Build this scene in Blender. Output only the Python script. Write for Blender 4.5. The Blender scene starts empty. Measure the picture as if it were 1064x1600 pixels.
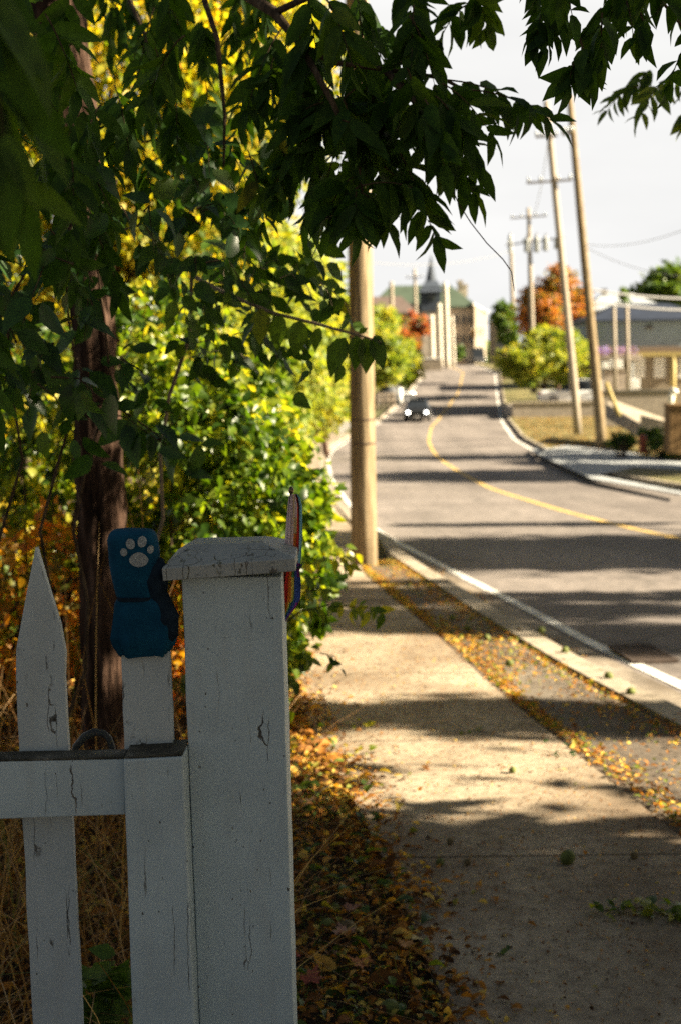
import bpy, bmesh, math, random
import numpy as np
from mathutils import Vector, Matrix
random.seed(7); RNG = np.random.default_rng(11)
SC = bpy.context.scene; COL = SC.collection
R = math.radians

# ---------------------------------------------------------------- camera, world, sun, exposure
FPX = 1600*50/36.0; CAMH = 1.55
PITCH = math.atan(240/FPX); ROLL = 0.013
cam = bpy.data.cameras.new('camera'); cob = bpy.data.objects.new('camera', cam); COL.objects.link(cob)
cam.sensor_fit = 'VERTICAL'; cam.sensor_height = 36; cam.sensor_width = 24; cam.lens = 50
cam.clip_start = .05; cam.clip_end = 3000
cob.matrix_world = Matrix.Translation((0, 0, CAMH)) @ Matrix.Rotation(R(90)-PITCH, 4, 'X') @ Matrix.Rotation(-ROLL, 4, 'Z')
cam.dof.use_dof = True; cam.dof.focus_distance = 2.35; cam.dof.aperture_fstop = 5.2; cam.dof.aperture_blades = 7
SC.camera = cob

SUN_EL = R(29); SUN_DIR = Vector((math.cos(SUN_EL)*math.cos(R(-6)), math.cos(SUN_EL)*math.sin(R(-6)), math.sin(SUN_EL)))
w = bpy.data.worlds.new('World'); SC.world = w; w.use_nodes = True
nt = w.node_tree; nt.nodes.clear()
wo = nt.nodes.new('ShaderNodeOutputWorld'); bg = nt.nodes.new('ShaderNodeBackground')
sky = nt.nodes.new('ShaderNodeTexSky'); sky.sky_type = 'NISHITA'; sky.sun_disc = False
sky.sun_elevation = SUN_EL; sky.sun_rotation = R(96); sky.dust_density = 2.5; sky.air_density = 1.0
tc = nt.nodes.new('ShaderNodeTexCoord'); sp = nt.nodes.new('ShaderNodeSeparateXYZ')
nt.links.new(tc.outputs['Generated'], sp.inputs[0])
mr = nt.nodes.new('ShaderNodeMapRange'); mr.interpolation_type = 'SMOOTHSTEP'
mr.inputs[1].default_value = .25; mr.inputs[2].default_value = .45; mr.inputs[3].default_value = 1; mr.inputs[4].default_value = .0
nt.links.new(sp.outputs[2], mr.inputs[0])
nz = nt.nodes.new('ShaderNodeTexNoise'); nz.inputs['Scale'].default_value = 3.2; nz.inputs['Detail'].default_value = 6
mp = nt.nodes.new('ShaderNodeMapping'); mp.inputs['Scale'].default_value = (1, 1, 4.5)
nt.links.new(tc.outputs['Generated'], mp.inputs[0]); nt.links.new(mp.outputs[0], nz.inputs['Vector'])
cr = nt.nodes.new('ShaderNodeValToRGB')
cr.color_ramp.elements[0].position = .3; cr.color_ramp.elements[0].color = (2.02, 2.02, 2.0, 1)
cr.color_ramp.elements[1].position = .7; cr.color_ramp.elements[1].color = (2.32, 2.31, 2.27, 1)
nt.links.new(nz.outputs['Fac'], cr.inputs[0])
mx = nt.nodes.new('ShaderNodeMix'); mx.data_type = 'RGBA'; mx.clamp_result = False
# haze set bright ahead of the camera, dimmed behind so the gate stays dark
dm = nt.nodes.new('ShaderNodeMapRange'); dm.interpolation_type = 'SMOOTHSTEP'
dm.inputs[1].default_value = -.45; dm.inputs[2].default_value = .75; dm.inputs[3].default_value = .31; dm.inputs[4].default_value = 1
nt.links.new(sp.outputs[1], dm.inputs[0])
hz = nt.nodes.new('ShaderNodeVectorMath'); hz.operation = 'SCALE'; nt.links.new(cr.outputs[0], hz.inputs[0]); nt.links.new(dm.outputs[0], hz.inputs['Scale'])
up = nt.nodes.new('ShaderNodeVectorMath'); up.operation = 'MULTIPLY'; nt.links.new(sky.outputs[0], up.inputs[0]); up.inputs[1].default_value = (.215, .195, .155)
nt.links.new(mr.outputs[0], mx.inputs[0]); nt.links.new(up.outputs[0], mx.inputs[6]); nt.links.new(hz.outputs[0], mx.inputs[7])
nt.links.new(mx.outputs[2], bg.inputs[0]); bg.inputs[1].default_value = 0.085
nt.links.new(bg.outputs[0], wo.inputs[0])
sl = bpy.data.lights.new('sun', 'SUN'); sl.energy = 5.0; sl.angle = R(.5); sl.color = (1, .86, .62)
so = bpy.data.objects.new('sun', sl); COL.objects.link(so); so.location = (20, 0, 20)
so.rotation_euler = SUN_DIR.to_track_quat('Z', 'Y').to_euler()
SC.view_settings.view_transform = 'Standard'; SC.view_settings.look = 'None'
SC.view_settings.exposure = 2.35; SC.view_settings.gamma = 1
SC.cycles.max_bounces = 7; SC.cycles.transparent_max_bounces = 6; SC.cycles.use_denoising = False
SC.cycles.transmission_bounces = 5; SC.cycles.diffuse_bounces = 4

# ---------------------------------------------------------------- projection helpers (photo pixels <-> world)
_cp, _sp_ = math.cos(PITCH), math.sin(PITCH)
def ray(px, py):
    u, v = px-532.0, 800.0-py
    u0 = u*math.cos(ROLL)+v*math.sin(ROLL); v0 = -u*math.sin(ROLL)+v*math.cos(ROLL)
    return u0, FPX*_cp+v0*_sp_, v0*_cp-FPX*_sp_
def P(px, py, Y):
    X, Yd, Z = ray(px, py); t = Y/Yd
    return Vector((X*t, Y, CAMH+Z*t))
_ZY = [-40, 0, 5, 10, 14, 25, 40, 57, 75, 97, 112, 128, 148, 170, 190, 205, 240, 300, 700, 3000]
_ZZ = [.0, 0, -.02, -.2, -.45, -1.08, -1.8, -2.45, -2.7, -2.62, -2.35, -1.85, -1.1, -.3, .3, .5, .3, -.5, -4, -8]
_yy = np.linspace(-40, 3000, 30400); _zz = np.interp(_yy, _ZY, _ZZ)
_k = np.hanning(61); _k /= _k.sum(); _zz = np.convolve(np.pad(_zz, 30, 'edge'), _k, 'valid')
def zf(Y): return np.interp(Y, _yy, _zz)
def G(px, py, dz=0.0):
    X, Yd, Z = ray(px, py)
    Y = 1.0
    while Y < 600:
        if CAMH+Z*Y/Yd < zf(Y)+dz: break
        Y += .02 if Y < 20 else .1
    return Vector((X*Y/Yd, Y, float(zf(Y)+dz)))
def curve(pts, near=None, far=None):
    """polyline of photo points on the ground -> smooth X(Y)"""
    q = sorted([(G(*p).y, G(*p).x) for p in pts])
    if near: q = list(near)+q
    if far: q = q+list(far)
    ys = np.array([a for a, b in q]); xs = np.array([b for a, b in q])
    g = np.arange(-12, 420, .25); x = np.interp(g, ys, xs)
    s0 = (xs[1]-xs[0])/(ys[1]-ys[0]); x = np.where(g < ys[0], xs[0]+s0*(g-ys[0]), x)
    k = np.hanning(33); k /= k.sum(); x2 = np.convolve(np.pad(x, 16, 'reflect', reflect_type='odd'), k, 'valid')
    wgt = np.clip((g-6)/20, 0, 1); x = x*(1-wgt)+x2*wgt
    k = np.hanning(9); k /= k.sum(); x = np.convolve(np.pad(x, 4, 'reflect', reflect_type='odd'), k, 'valid')
    return lambda Y, g=g, x=x: np.interp(Y, g, x)

# ---------------------------------------------------------------- object helpers
def tag(o, label=None, cat=None, group=None, kind=None):
    if label: o['label'] = label
    if cat: o['category'] = cat
    if group: o['group'] = group
    if kind: o['kind'] = kind
    return o
def thing(name, label, cat, loc=(0, 0, 0), group=None):
    o = bpy.data.objects.new(name, None); COL.objects.link(o); o.location = loc; o.empty_display_size = .2
    return tag(o, label, cat, group)
class MB:
    def __init__(s): s.v = []; s.f = []; s.m = []
    def add(s, vs, fs, mi=0):
        b = len(s.v); s.v += [tuple(x) for x in vs]
        for f in fs: s.f.append([b+i for i in f]); s.m.append(mi)
        return s
    def box(s, c, d, mi=0, rz=0, M=None):
        x, y, z = d[0]/2, d[1]/2, d[2]/2
        vs = [Vector((a*x, b*y, e*z)) for e in (-1, 1) for a, b in ((-1, -1), (1, -1), (1, 1), (-1, 1))]
        if M is None: M = Matrix.Rotation(rz, 3, 'Z')
        vs = [M @ v+Vector(c) for v in vs]
        return s.add(vs, [(0, 3, 2, 1), (4, 5, 6, 7), (0, 1, 5, 4), (1, 2, 6, 5), (2, 3, 7, 6), (3, 0, 4, 7)], mi)
    def hexa(s, p, mi=0):   # 8 points: front bl br tr tl, back bl br tr tl
        return s.add(p, [(0, 1, 2, 3), (5, 4, 7, 6), (1, 5, 6, 2), (4, 0, 3, 7), (3, 2, 6, 7), (4, 5, 1, 0)], mi)
    def prism(s, poly, dv, mi=0):
        n = len(poly); dv = Vector(dv); a = [Vector(p) for p in poly]; b = [p+dv for p in a]
        return s.add(a+b, [tuple(range(n)), tuple(range(2*n-1, n-1, -1))]+[((i+1) % n, i, i+n, (i+1) % n+n) for i in range(n)], mi)
    def tube(s, pts, rad, n=8, mi=0, caps=True, jit=0):
        pts = [Vector(p) for p in pts]
        if not hasattr(rad, '__len__'): rad = [rad]*len(pts)
        b = len(s.v); prev = None
        for i, p in enumerate(pts):
            t = (pts[min(i+1, len(pts)-1)]-pts[max(i-1, 0)]).normalized()
            if prev is None:
                a = t.orthogonal().normalized()
            else:
                a = (prev-t*prev.dot(t)); a = a.normalized() if a.length > 1e-6 else t.orthogonal().normalized()
            prev = a; c = t.cross(a)
            for k in range(n):
                th = 2*math.pi*k/n; r = rad[i]*(1+jit*random.uniform(-1, 1))
                s.v.append(tuple(p+a*math.cos(th)*r+c*math.sin(th)*r))
        for i in range(len(pts)-1):
            for k in range(n):
                s.f.append([b+i*n+k, b+i*n+(k+1) % n, b+(i+1)*n+(k+1) % n, b+(i+1)*n+k]); s.m.append(mi)
        if caps:
            s.f.append([b+k for k in range(n)][::-1]); s.m.append(mi)
            s.f.append([b+(len(pts)-1)*n+k for k in range(n)]); s.m.append(mi)
        return s
    def build(s, name, mats, parent=None, smooth=False, bevel=0, seg=2, disp=0):
        if not isinstance(mats, (list, tuple)): mats = [mats]
        off = Vector(parent.location) if parent else Vector((0, 0, 0))
        if parent and parent.parent: off = off+Vector(parent.parent.location)
        vs = [(x-off.x, y-off.y, z-off.z) for x, y, z in s.v]
        me = bpy.data.meshes.new(name); me.from_pydata(vs, [], s.f)
        for m in mats: me.materials.append(m)
        me.polygons.foreach_set('material_index', s.m)
        if smooth: me.polygons.foreach_set('use_smooth', [True]*len(s.f))
        if bevel:
            bm = bmesh.new(); bm.from_mesh(me); bmesh.ops.remove_doubles(bm, verts=bm.verts, dist=1e-5)
            bmesh.ops.recalc_face_normals(bm, faces=bm.faces)
            ed = [e for e in bm.edges if len(e.link_faces) == 2 and e.calc_face_angle(0) > .5]
            bmesh.ops.bevel(bm, geom=ed, offset=bevel, segments=seg, profile=.5, affect='EDGES', clamp_overlap=True)
            bm.to_mesh(me); bm.free()
        me.update()
        o = bpy.data.objects.new(name, me); COL.objects.link(o)
        if parent: o.parent = parent
        return o
def struct(o, label=None): o['kind'] = 'structure'; return o
def copy_tree(o, parent=None):
    c = o.copy(); COL.objects.link(c); c.parent = parent
    for ch in list(o.children): copy_tree(ch, c)
    return c

# ---------------------------------------------------------------- materials
def mat(name, rough=.8, col=(.5, .5, .5), spec=.3, metal=0):
    m = bpy.data.materials.new(name); m.use_nodes = True
    b = m.node_tree.nodes['Principled BSDF']; b.inputs['Base Color'].default_value = (*col, 1)
    b.inputs['Roughness'].default_value = rough; b.inputs['Specular IOR Level'].default_value = spec; b.inputs['Metallic'].default_value = metal
    return m, m.node_tree, b
def N(nt, t, **k):
    n = nt.nodes.new(t)
    for a, b in k.items():
        if a.startswith('i_'): n.inputs[a[2:].replace('_', ' ')].default_value = b
        else: setattr(n, a, b)
    return n
def coords(nt, scale=(1, 1, 1)):
    t = N(nt, 'ShaderNodeTexCoord'); m = N(nt, 'ShaderNodeMapping'); m.inputs['Scale'].default_value = scale
    nt.links.new(t.outputs['Object'], m.inputs[0]); return m.outputs[0]
def noise(nt, vec, scale, detail=5, rough=.55):
    n = N(nt, 'ShaderNodeTexNoise', i_Scale=scale, i_Detail=detail, i_Roughness=rough); nt.links.new(vec, n.inputs['Vector']); return n.outputs['Fac']
def ramp(nt, fac, stops):
    r = N(nt, 'ShaderNodeValToRGB'); e = r.color_ramp.elements
    while len(e) > 1: e.remove(e[-1])
    e[0].position = stops[0][0]; e[0].color = (*stops[0][1], 1)
    for p, c in stops[1:]:
        q = e.new(p); q.color = (*c, 1)
    nt.links.new(fac, r.inputs[0]); return r.outputs[0]
def mixc(nt, fac, a, b, mode='MIX'):
    m = N(nt, 'ShaderNodeMix', data_type='RGBA', blend_type=mode)
    for i, x in ((0, fac), (6, a), (7, b)):
        if isinstance(x, (int, float)): m.inputs[i].default_value = x
        elif isinstance(x, tuple): m.inputs[i].default_value = (*x, 1)
        else: nt.links.new(x, m.inputs[i])
    return m.outputs[2]
def bump(nt, b, h, strength=.3, dist=.01):
    n = N(nt, 'ShaderNodeBump', i_Strength=strength, i_Distance=dist); nt.links.new(h, n.inputs['Height']); nt.links.new(n.outputs[0], b.inputs['Normal'])
g1 = lambda v: (v, v, v)
def speckled(name, base, dark, light, scales=(3, 40, 260), rough=.9, bs=.4, bd=.004, stain=None, streak=None):
    m, nt, b = mat(name, rough)
    c = coords(nt)
    a = ramp(nt, noise(nt, c, scales[0], 6), [(.3, dark), (.5, base), (.72, light)])
    f = ramp(nt, noise(nt, c, scales[1], 6, .7), [(.35, g1(.62)), (.55, g1(1)), (.75, g1(1.2))])
    a = mixc(nt, 1.0, a, f, 'MULTIPLY')
    s = ramp(nt, noise(nt, c, scales[2], 3, .8), [(.35, g1(.5)), (.5, g1(1)), (.68, g1(1.45))])
    a = mixc(nt, 1.0, a, s, 'MULTIPLY')
    if streak:   # long worn tracks and tar seams along the lane
        sv = coords(nt, (1, .04, 1)); a = mixc(nt, 1.0, a, ramp(nt, noise(nt, sv, 1.1, 5, .6), [(.35, g1(.80)), (.5, g1(1)), (.66, g1(1.16))]), 'MULTIPLY')
        vr = N(nt, 'ShaderNodeTexVoronoi', feature='DISTANCE_TO_EDGE', i_Scale=.55); vm = N(nt, 'ShaderNodeVectorMath', operation='MULTIPLY_ADD'); wn = N(nt, 'ShaderNodeTexNoise', i_Scale=1.5, i_Detail=6.0); nt.links.new(coords(nt), wn.inputs['Vector']); nt.links.new(wn.outputs['Color'], vm.inputs[0]); vm.inputs[1].default_value = (.5, .5, .5); nt.links.new(coords(nt, (1, .45, 1)), vm.inputs[2]); nt.links.new(vm.outputs[0], vr.inputs['Vector'])
        a = mixc(nt, ramp(nt, vr.outputs['Distance'], [(0, g1(.32)), (.008, g1(.22)), (.013, g1(0))]), a, (.06, .055, .05))
    if stain:
        st = ramp(nt, noise(nt, coords(nt, (1, .5, 1)), 1.3, 7, .7), [(.46, g1(0)), (.62, g1(.75))])
        a = mixc(nt, st, a, stain)
    nt.links.new(a, b.inputs['Base Color'])
    bump(nt, b, noise(nt, c, scales[2], 5, .8), bs, bd)
    return m
def painted_wood(name, white=(.54, .64, .68), under=(.10, .095, .085), wear=.0, moss=0, crack=.5):
    m, nt, b = mat(name, .55, spec=.35)
    c = coords(nt); cv = coords(nt, (1, 1, .022)); cv2 = coords(nt, (1, 1, .16))
    big = noise(nt, c, 9, 5)
    tone = ramp(nt, big, [(.3, tuple(x*.86 for x in white)), (.6, white)])
    fine = ramp(nt, noise(nt, c, 420, 3, .8), [(.3, g1(.86)), (.6, g1(1.05))])
    tone = mixc(nt, 1.0, tone, fine, 'MULTIPLY')
    grime = ramp(nt, noise(nt, cv2, 26, 6, .6), [(.5, g1(0)), (.8, g1(.35))])
    tone = mixc(nt, grime, tone, (.40, .39, .36))
    # long hairline cracks along the grain, only where a coarse noise allows them
    ln = N(nt, 'ShaderNodeTexVoronoi', feature='DISTANCE_TO_EDGE', i_Scale=34.0)
    wob = N(nt, 'ShaderNodeTexNoise', i_Scale=30.0, i_Detail=4.0); nt.links.new(c, wob.inputs['Vector'])
    va = N(nt, 'ShaderNodeVectorMath', operation='MULTIPLY_ADD'); nt.links.new(wob.outputs['Color'], va.inputs[0]); va.inputs[1].default_value = (.010, .010, .012); nt.links.new(cv, va.inputs[2])
    nt.links.new(va.outputs[0], ln.inputs['Vector'])
    thin = ramp(nt, ln.outputs['Distance'], [(0, g1(1)), (.011, g1(1)), (.019, g1(0))])
    gate = ramp(nt, noise(nt, coords(nt, (1, 1, .35)), 17, 4, .6), [(.60-.12*crack, g1(0)), (.66-.12*crack, g1(1))])
    ck = mixc(nt, 1.0, thin, gate, 'MULTIPLY')
    # chips and pin holes
    speck = ramp(nt, noise(nt, coords(nt, (1, 1, .6)), 130, 2, .5), [(.735, g1(0)), (.75, g1(1))])
    chip = ramp(nt, noise(nt, coords(nt, (1, 1, .5)), 38, 8, .8), [(.745-wear*.25, g1(0)), (.76-wear*.25, g1(1))])
    allm = mixc(nt, 1.0, mixc(nt, 1.0, ck, chip, 'ADD'), speck, 'ADD')
    und = ramp(nt, noise(nt, cv2, 90, 5), [(.3, tuple(x*.35 for x in under)), (.7, tuple(x*2 for x in under))])
    if moss: und = mixc(nt, ramp(nt, big, [(.45, g1(0)), (.6, g1(.7))]), und, (.10, .10, .045))
    colr = mixc(nt, allm, tone, und)
    nt.links.new(colr, b.inputs['Base Color'])
    h = mixc(nt, allm, ramp(nt, noise(nt, cv, 120, 4), [(0, g1(.75)), (1, g1(1))]), (0., 0., 0.))
    bump(nt, b, h, .55, .0018)
    return m
def leafmat(name, stops, trans=.45, rough=.5, spec=.35):
    m = bpy.data.materials.new(name); m.use_nodes = True; nt = m.node_tree; b = nt.nodes['Principled BSDF']
    at = N(nt, 'ShaderNodeAttribute', attribute_name='tint')
    c = ramp(nt, at.outputs['Fac'], stops)
    v = noise(nt, coords(nt), 60, 3)
    c2 = mixc(nt, 1.0, c, ramp(nt, v, [(.3, g1(.75)), (.7, g1(1.2))]), 'MULTIPLY')
    nt.links.new(c2, b.inputs['Base Color']); b.inputs['Roughness'].default_value = rough; b.inputs['Specular IOR Level'].default_value = spec
    tr = N(nt, 'ShaderNodeBsdfTranslucent'); c3 = mixc(nt, 1.0, c2, (2.35, 2.05, .5), 'MULTIPLY'); nt.links.new(c3, tr.inputs[0])
    ms = N(nt, 'ShaderNodeMixShader'); ms.inputs[0].default_value = trans
    nt.links.new(b.outputs[0], ms.inputs[1]); nt.links.new(tr.outputs[0], ms.inputs[2])
    nt.links.new(ms.outputs[0], nt.nodes['Material Output'].inputs[0]); return m
def plain(name, col, rough=.7, spec=.3, metal=0, sc=25, var=.15, bs=.15):
    m, nt, b = mat(name, rough, col, spec, metal)
    c = coords(nt)
    a = ramp(nt, noise(nt, c, sc, 5), [(.3, tuple(x*(1-var) for x in col)), (.7, tuple(min(1, x*(1+var)) for x in col))])
    nt.links.new(a, b.inputs['Base Color'])
    if bs: bump(nt, b, noise(nt, c, sc*8, 3), bs, .002)
    return m
def emit(name, col, s):
    m, nt, b = mat(name, .3, col); b.inputs['Emission Color'].default_value = (*col, 1); b.inputs['Emission Strength'].default_value = s; return m

M = {}
M['asphalt'] = speckled('asphalt', (.185, .160, .148), (.145, .124, .116), (.23, .202, .188), (.35, 6, 130), streak=1)
M['patch'] = speckled('boulevard_asphalt', (.15, .125, .10), (.10, .085, .07), (.2, .17, .13), (1.2, 30, 240), stain=(.085, .06, .04))
M['concrete'] = speckled('sidewalk_concrete', (.335, .27, .195), (.215, .165, .115), (.43, .355, .26), (1.6, 22, 300), stain=(.16, .115, .075))
M['kerb'] = speckled('kerb_concrete', (.33, .28, .215), (.20, .165, .125), (.44, .38, .30), (2, 14, 160))
M['gutter'] = speckled('gutter_concrete', (.24, .205, .165), (.15, .125, .10), (.33, .285, .235), (2.5, 14, 160), stain=(.12, .09, .06))
M['farwalk'] = speckled('shade_blue_concrete', (.36, .38, .40), (.30, .32, .34), (.43, .45, .47), (1, 8, 120))  # blue cast of tree shade is mixed into this concrete colour
M['soil'] = speckled('soil', (.075, .045, .025), (.03, .02, .012), (.13, .075, .035), (3, 30, 180), bs=.9, bd=.02)
M['lawn'] = speckled('lawn_turf', (.14, .125, .045), (.07, .08, .025), (.24, .20, .08), (.6, 7, 60), bs=.8, bd=.03)
M['terrain'] = speckled('terrain', (.10, .10, .04), (.06, .07, .025), (.17, .14, .06), (.1, 1.5, 20), bs=.5, bd=.03)
M['white_line'] = speckled('white_road_paint', (.72, .71, .68), (.5, .48, .45), (.82, .81, .78), (2, 14, 130))
M['yellow_line'] = speckled('yellow_road_paint', (.58, .38, .10), (.42, .29, .11), (.66, .45, .14), (2, 14, 130))
M['paint'] = painted_wood('white_painted_wood', crack=.35)
M['paint_worn'] = painted_wood('worn_white_picket_paint', white=(.52, .58, .60), crack=.7, wear=.0)
M['paint_cap'] = painted_wood('flaking_white_cap_paint', white=(.37, .39, .38), wear=.66, moss=1, crack=1.1)
M['dark_top'] = speckled('weathered_grey_top', (.085, .08, .06), (.035, .033, .026), (.20, .19, .16), (18, 90, 400), bs=.8, bd=.004)
M['bark'] = None
def barkmat(name, c0, c1, c2, sz=(1, 1, .12), sc=38, bd=.02):
    m, nt, b = mat(name, .95, spec=.1); c = coords(nt, sz)
    h = noise(nt, c, sc, 7, .65)
    nt.links.new(ramp(nt, h, [(.35, c0), (.52, c1), (.68, c2)]), b.inputs['Base Color']); bump(nt, b, h, 1.0, bd); return m
M['bark'] = barkmat('furrowed_bark', (.012, .008, .006), (.062, .036, .025), (.17, .105, .075), (1, 1, .14), 34, .03)
M['twig'] = barkmat('twig_bark', (.035, .024, .016), (.08, .055, .035), (.15, .11, .07), (1, 1, .3), 60, .003)
M['pale_twig'] = barkmat('pale_twig_bark', (.16, .13, .09), (.28, .22, .15), (.40, .33, .24), (1, 1, .3), 60, .003)
M['pole'] = barkmat('weathered_pole_wood', (.10, .075, .045), (.25, .19, .115), (.40, .32, .21), (1, 1, .04), 45, .006)
M['bright_pole'] = barkmat('sunlit_pole_wood', (.50, .45, .38), (.60, .55, .47), (.68, .63, .55), (1, 1, .04), 30, .006)  # pole wood lightened in colour to stand for full sunlight
M['far_pole'] = barkmat('grey_pole_wood', (.26, .22, .17), (.36, .31, .25), (.45, .40, .33), (1, 1, .04), 30, .006)
M['dark_pole'] = barkmat('dark_pole_wood', (.09, .07, .055), (.14, .115, .09), (.20, .17, .13), (1, 1, .04), 30, .006)
M['metal'] = plain('galvanised_metal', (.36, .38, .39), .45, .5, .6)
M['blackmetal'] = plain('dark_iron', (.06, .058, .055), .55, .4, .3, 60)
M['walnut_leaf'] = leafmat('walnut_leaf', [(0, (.018, .048, .007)), (.6, (.034, .085, .012)), (.93, (.07, .13, .018)), (1, (.20, .13, .02))], .42, .55, .2)
M['big_leaf'] = leafmat('dark_broad_leaf', [(0, (.014, .042, .010)), (.7, (.030, .080, .018)), (1, (.09, .15, .02))], .35, .36, .4)
M['mid_leaf'] = leafmat('mid_green_leaf', [(0, (.014, .045, .006)), (.5, (.035, .085, .010)), (.85, (.08, .15, .015)), (1, (.2, .2, .02))], .35)
M['shrub_leaf'] = leafmat('lit_shrub_leaf', [(0, (.014, .042, .005)), (.35, (.042, .090, .008)), (.62, (.13, .19, .015)), (.85, (.34, .34, .03)), (1, (.52, .44, .06))], .5, .38, .5)
M['yellow_leaf'] = leafmat('yellow_autumn_leaf', [(0, (.03, .06, .008)), (.3, (.10, .16, .012)), (.6, (.36, .34, .03)), (.85, (.55, .42, .04)), (1, (.45, .22, .02))], .5)
M['yg_leaf'] = leafmat('yellow_green_leaf', [(0, (.06, .10, .02)), (.3, (.13, .20, .03)), (.7, (.30, .33, .06)), (.95, (.40, .36, .09)), (1, (.5, .3, .05))], .42)
M['green_leaf'] = leafmat('green_leaf', [(0, (.03, .07, .015)), (.6, (.07, .13, .025)), (1, (.16, .21, .04))], .35)
M['orange_leaf'] = leafmat('orange_leaf', [(0, (.10, .055, .03)), (.3, (.14, .14, .03)), (.5, (.32, .13, .06)), (1, (.46, .21, .07))], .35)
M['red_leaf'] = leafmat('red_leaf', [(0, (.07, .08, .03)), (.35, (.16, .12, .05)), (.5, (.34, .10, .06)), (.8, (.38, .12, .06)), (1, (.35, .22, .06))], .35)
M['litter'] = leafmat('leaf_litter_leaves', [(0, (.04, .018, .008)), (.36, (.20, .085, .022)), (.68, (.44, .20, .04)), (.88, (.66, .46, .11)), (1, (.15, .19, .03))], .3, .7, .2)
M['dry'] = leafmat('dry_stems', [(0, (.10, .05, .02)), (.5, (.30, .17, .07)), (.85, (.50, .34, .17)), (1, (.10, .14, .03))], .25, .7, .2)
M['brown_shrub'] = leafmat('browning_shrub_leaf', [(0, (.04, .07, .012)), (.35, (.14, .14, .02)), (.6, (.40, .20, .03)), (1, (.55, .20, .035))], .55)

# ---------------------------------------------------------------- foliage engine
def T(vs, fs): return np.array(vs, float), fs
T_OVATE = T([(0, 0, 0), (.33, 0, 0), (.68, 0, -.03), (1, 0, -.14), (.12, .30, .05), (.38, .5, .08), (.70, .30, .01), (.12, -.30, .05), (.38, -.5, .08), (.70, -.30, .01)],
            [(0, 4, 5, 1), (1, 5, 6, 2), (2, 6, 3), (0, 1, 8, 7), (1, 2, 9, 8), (2, 3, 9)])
T_LANCE = T([(0, 0, 0), (.30, 0, 0), (.62, 0, -.05), (1, 0, -.20), (.09, .30, .03), (.36, .5, .05), (.68, .36, -.02), (.09, -.30, .03), (.36, -.5, .05), (.68, -.36, -.02)], T_OVATE[1])
T_DIA = T([(0, 0, 0), (.42, .5, .05), (1, 0, -.08), (.42, -.5, .05)], [(0, 3, 2, 1)])
T_CURL = T([(0, 0, 0), (.35, 0, .10), (.7, 0, .12), (1, 0, .0), (.12, .28, .16), (.4, .5, .3), (.72, .28, .22), (.12, -.30, .10), (.38, -.5, .2), (.70, -.30, .18)], T_OVATE[1])
def unit(a): return a/np.maximum(np.linalg.norm(a, axis=-1, keepdims=True), 1e-9)
def cloud(name, material, pos, d, n, L, W, tint, tmpl=T_OVATE, parent=None, loc=None):
    pos = np.asarray(pos, float); k = len(pos)
    d = unit(np.asarray(d, float)); s = unit(np.cross(d, n)); n = np.cross(s, d)
    L = np.broadcast_to(L, (k,)); W = np.broadcast_to(W, (k,))
    tv, tf = tmpl; nv = len(tv)
    off = np.array(parent.location) if parent else np.zeros(3)
    if parent and parent.parent: off = off+np.array(parent.parent.location)
    V = pos[:, None, :]+d[:, None, :]*(tv[None, :, 0:1]*L[:, None, None])+s[:, None, :]*(tv[None, :, 1:2]*W[:, None, None])+n[:, None, :]*(tv[None, :, 2:3]*L[:, None, None])-off
    V = V.reshape(-1, 3)
    cnt = np.array([len(f) for f in tf]); flat = np.concatenate([np.array(f) for f in tf])
    idx = (np.arange(k)[:, None]*nv+flat[None, :]).ravel()
    tot = np.tile(cnt, k); start = np.concatenate([[0], np.cumsum(tot)[:-1]])
    me = bpy.data.meshes.new(name)
    me.vertices.add(len(V)); me.vertices.foreach_set('co', V.ravel().astype(np.float32))
    me.loops.add(len(idx)); me.loops.foreach_set('vertex_index', idx.astype(np.int32))
    me.polygons.add(len(tot)); me.polygons.foreach_set('loop_start', start.astype(np.int32))
    me.update(calc_edges=True)
    me.polygons.foreach_set('use_smooth', np.ones(len(tot), bool))
    a = me.attributes.new('tint', 'FLOAT', 'POINT'); a.data.foreach_set('value', np.repeat(np.clip(tint, 0, 1), nv).astype(np.float32))
    me.materials.append(material)
    o = bpy.data.objects.new(name, me); COL.objects.link(o)
    if parent: o.parent = parent
    return o
def rdir(k): return unit(RNG.normal(size=(k, 3)))
def tree_cloud(lobes, nclump, per, leaf, spread=.28, droop=.3, shell=.5):
    """lobes: (centre, radii) ellipsoids. leaf clumps spread through the volume, denser near the outside, with gaps between."""
    P_, D_, T_ = [], [], []
    vol = np.array([l[1][0]*l[1][1]*l[1][2] for l in lobes])**.67; vol = vol/vol.sum()
    for (c, r), wv in zip(lobes, vol):
        m = max(3, int(nclump*wv)); u = rdir(m); rr = shell+(1-shell)*RNG.random(m)**.6
        cc = np.array(c)+u*rr[:, None]*np.array(r)*(1+.12*RNG.normal(size=(m, 1)))
        ct = RNG.random(m)
        for i in range(m):
            s = spread*(.6+.8*RNG.random())*min(r)
            q = int(per*(.5+RNG.random()))
            P_.append(cc[i]+RNG.normal(size=(q, 3))*s*np.array([1, 1, .6])*.6)
            D_.append(unit(RNG.normal(size=(q, 3))+np.array([0, 0, -droop*2])+u[i]*.6))
            T_.append(np.clip(ct[i]*.6+.4*RNG.random(q), 0, 1))
    Pp = np.concatenate(P_); Dd = np.concatenate(D_); Tt = np.concatenate(T_)
    return Pp, Dd, unit(RNG.normal(size=Pp.shape)*.8+np.array([.2, -.1, .7])), Tt
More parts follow.
